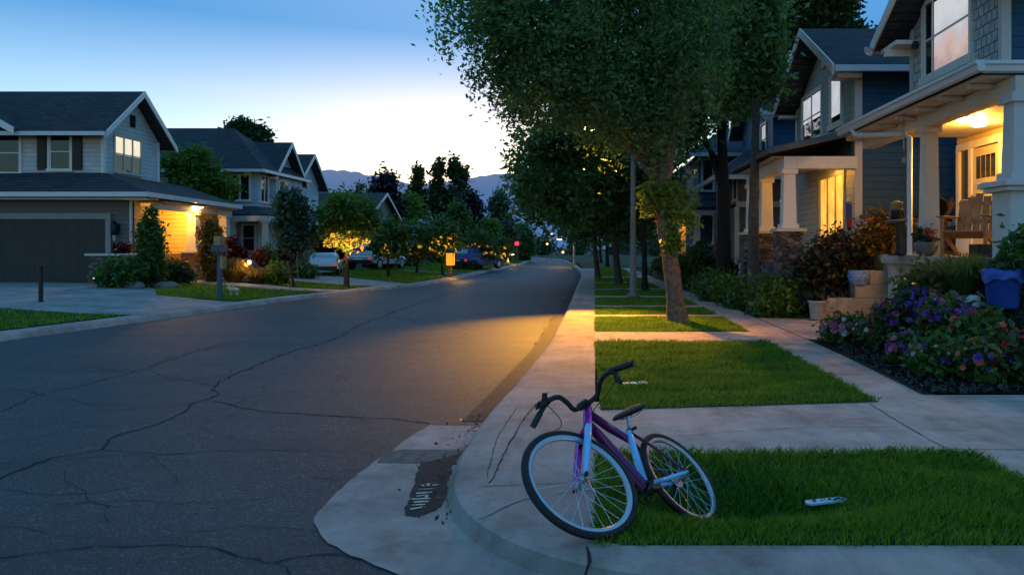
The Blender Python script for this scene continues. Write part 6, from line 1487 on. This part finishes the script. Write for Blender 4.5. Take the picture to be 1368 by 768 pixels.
b = MB(); b.tube([(x, y, 3.44), (x, y, 3.20)], .018, 8); b.build('chime_tube', M['wood_tan'], t); b = MB(); b.tube([(x, y, 3.07), (x, y, 2.98)], .03, 8); b.build('clapper', M['wood_tan'], t)
x, y = 4.5, 23.0
t = thing('garden_figure', 'small pale garden figure with red ball beside the black trunk', 'ornament', (x, y, zr_(x, y))); z = zr_(x, y) + .35; b = MB(); b.lathe([(.10, 0), (.14, .12), (.09, .32), (.05, .38), (.09, .46), (.08, .56), (.02, .60)], (x, y, z), 14); b.build('figure', M['ceramic'], t, smooth=True); b = MB(); b.lathe([(.02, 0), (.10, .06), (.11, .11), (.08, .18), (.01, .21)], (x - .12, y - .2, z - .12), 14); b.build('ball', M['p_red'], t, smooth=True)
# white marker strips lying in the turf
def marker(label, c, ang, L, W):
    x, y = c; z = float(zlawn(x, y)) + .036
    t = thing('marker_strip', label, 'marker', (x, y, z)); d = V((math.cos(ang), math.sin(ang), 0)); n = V((-d.y, d.x, 0)); b = MB()
    pts = [(-L, -W * .3), (-L * .8, -W), (L * .85, -W), (L, 0), (L * .8, W), (-L * .85, W)]
    vs = [V((x, y, z + k * .012 + .006 * math.sin(3 * p[0] / L))) + d * p[0] + n * p[1] for k in (0, 1) for p in pts]
    b.add(vs, [tuple(range(6))[::-1], tuple(range(6, 12))] + [(i, (i + 1) % 6, 6 + (i + 1) % 6, 6 + i) for i in range(6)]); b.build('strip', pm('marker_white', (.66, .72, .80), .5, .12, 30), t)
    b = MB()
    for u, v, s in ((-.55, .1, .018), (-.2, 0, .006), (.2, .2, .014), (.45, -.1, .012), (.62, .2, .016), (.75, -.2, .01)):
        q = V((x, y, z + .0165)) + d * L * u + n * W * v; b.add([q - d * s - n * W * .3, q + d * s * .6 - n * W * .4, q + d * s + n * W * .4, q - d * s * .5 + n * W * .35], [(0, 1, 2, 3)])
    b.build('mark', M['matte'], t)
marker('white plastic strip with dark marks lying in the front lawn', (1.455, 4.72), .22, .145, .035); marker('blue-white strip lying in the second lawn behind the handlebar', (.42, 8.15), .12, .16, .045)

# ------------------------------------------------------------------ sky, sun, camera
SUN_EL, SUN_AZ = math.radians(2.2), math.radians(-9)      # azimuth from +Y, to the left
w = bpy.data.worlds.new('World'); SC.world = w; w.use_nodes = True
nt = w.node_tree; N, L = nt.nodes, nt.links
sky = N.new('ShaderNodeTexSky'); sky.sky_type = 'NISHITA'; sky.sun_disc = False
sky.sun_elevation = SUN_EL; sky.sun_rotation = SUN_AZ; sky.altitude = 900; sky.air_density = 1.0; sky.dust_density = .7; sky.ozone_density = 4.0
bg_ = N['Background']; bg_.inputs['Strength'].default_value = SKY_S = 1.06
hsv = N.new('ShaderNodeHueSaturation'); hsv.inputs['Saturation'].default_value = 1.15; gm_ = N.new('ShaderNodeGamma'); gm_.inputs[1].default_value = .6; L.new(sky.outputs[0], gm_.inputs[0]); L.new(gm_.outputs[0], hsv.inputs['Color'])
# twilight: warm at the horizon, a deeper blue belt above it, overhead brightened as fill light
tc_ = N.new('ShaderNodeTexCoord'); sp_ = N.new('ShaderNodeSeparateXYZ'); L.new(tc_.outputs['Generated'], sp_.inputs[0])
bel = ramp(nt, sp_.outputs[2], [(0, (1.0, .80, .54)), (.11, (.94, .80, .64)), (.187, (.78, .65, .60)), (.27, (.25, .39, .48)), (.45, (.60, .60, .61)), (.8, (1.12, .98, .90))])
L.new(mixc(nt, 1.0, hsv.outputs[0], bel, 'MULTIPLY'), bg_.inputs['Color'])
sl = bpy.data.lights.new('sun', 'SUN'); sl.energy = .5; sl.angle = math.radians(3); sl.color = (1, .72, .42)
so = bpy.data.objects.new('sun', sl); COL.objects.link(so)
sd = V((math.sin(SUN_AZ) * math.cos(SUN_EL), math.cos(SUN_AZ) * math.cos(SUN_EL), math.sin(SUN_EL)))
so.rotation_euler = (-sd).to_track_quat('-Z', 'Y').to_euler()
cam = bpy.data.cameras.new('camera'); co = bpy.data.objects.new('camera', cam); COL.objects.link(co)
co.location = (0, 0, H); co.rotation_euler = (math.pi / 2, 0, 0)
cam.sensor_width = 36; cam.lens = 36 * F / 1368; cam.shift_x = (684 - CX) / 1368; cam.shift_y = -(384 - CY) / 1368
cam.clip_start = .05; cam.clip_end = 20000
SC.camera = co
SC.view_settings.view_transform = 'Standard'; SC.view_settings.look = 'None'; SC.view_settings.exposure = 0
SC.render.engine = 'CYCLES'
cy = SC.cycles; cy.use_denoising = True; cy.max_bounces = 6; cy.diffuse_bounces = 3; cy.glossy_bounces = 3; cy.transmission_bounces = 3; cy.caustics_reflective = False; cy.caustics_refractive = False
cy.sample_clamp_indirect = 4.0; cy.use_light_tree = True
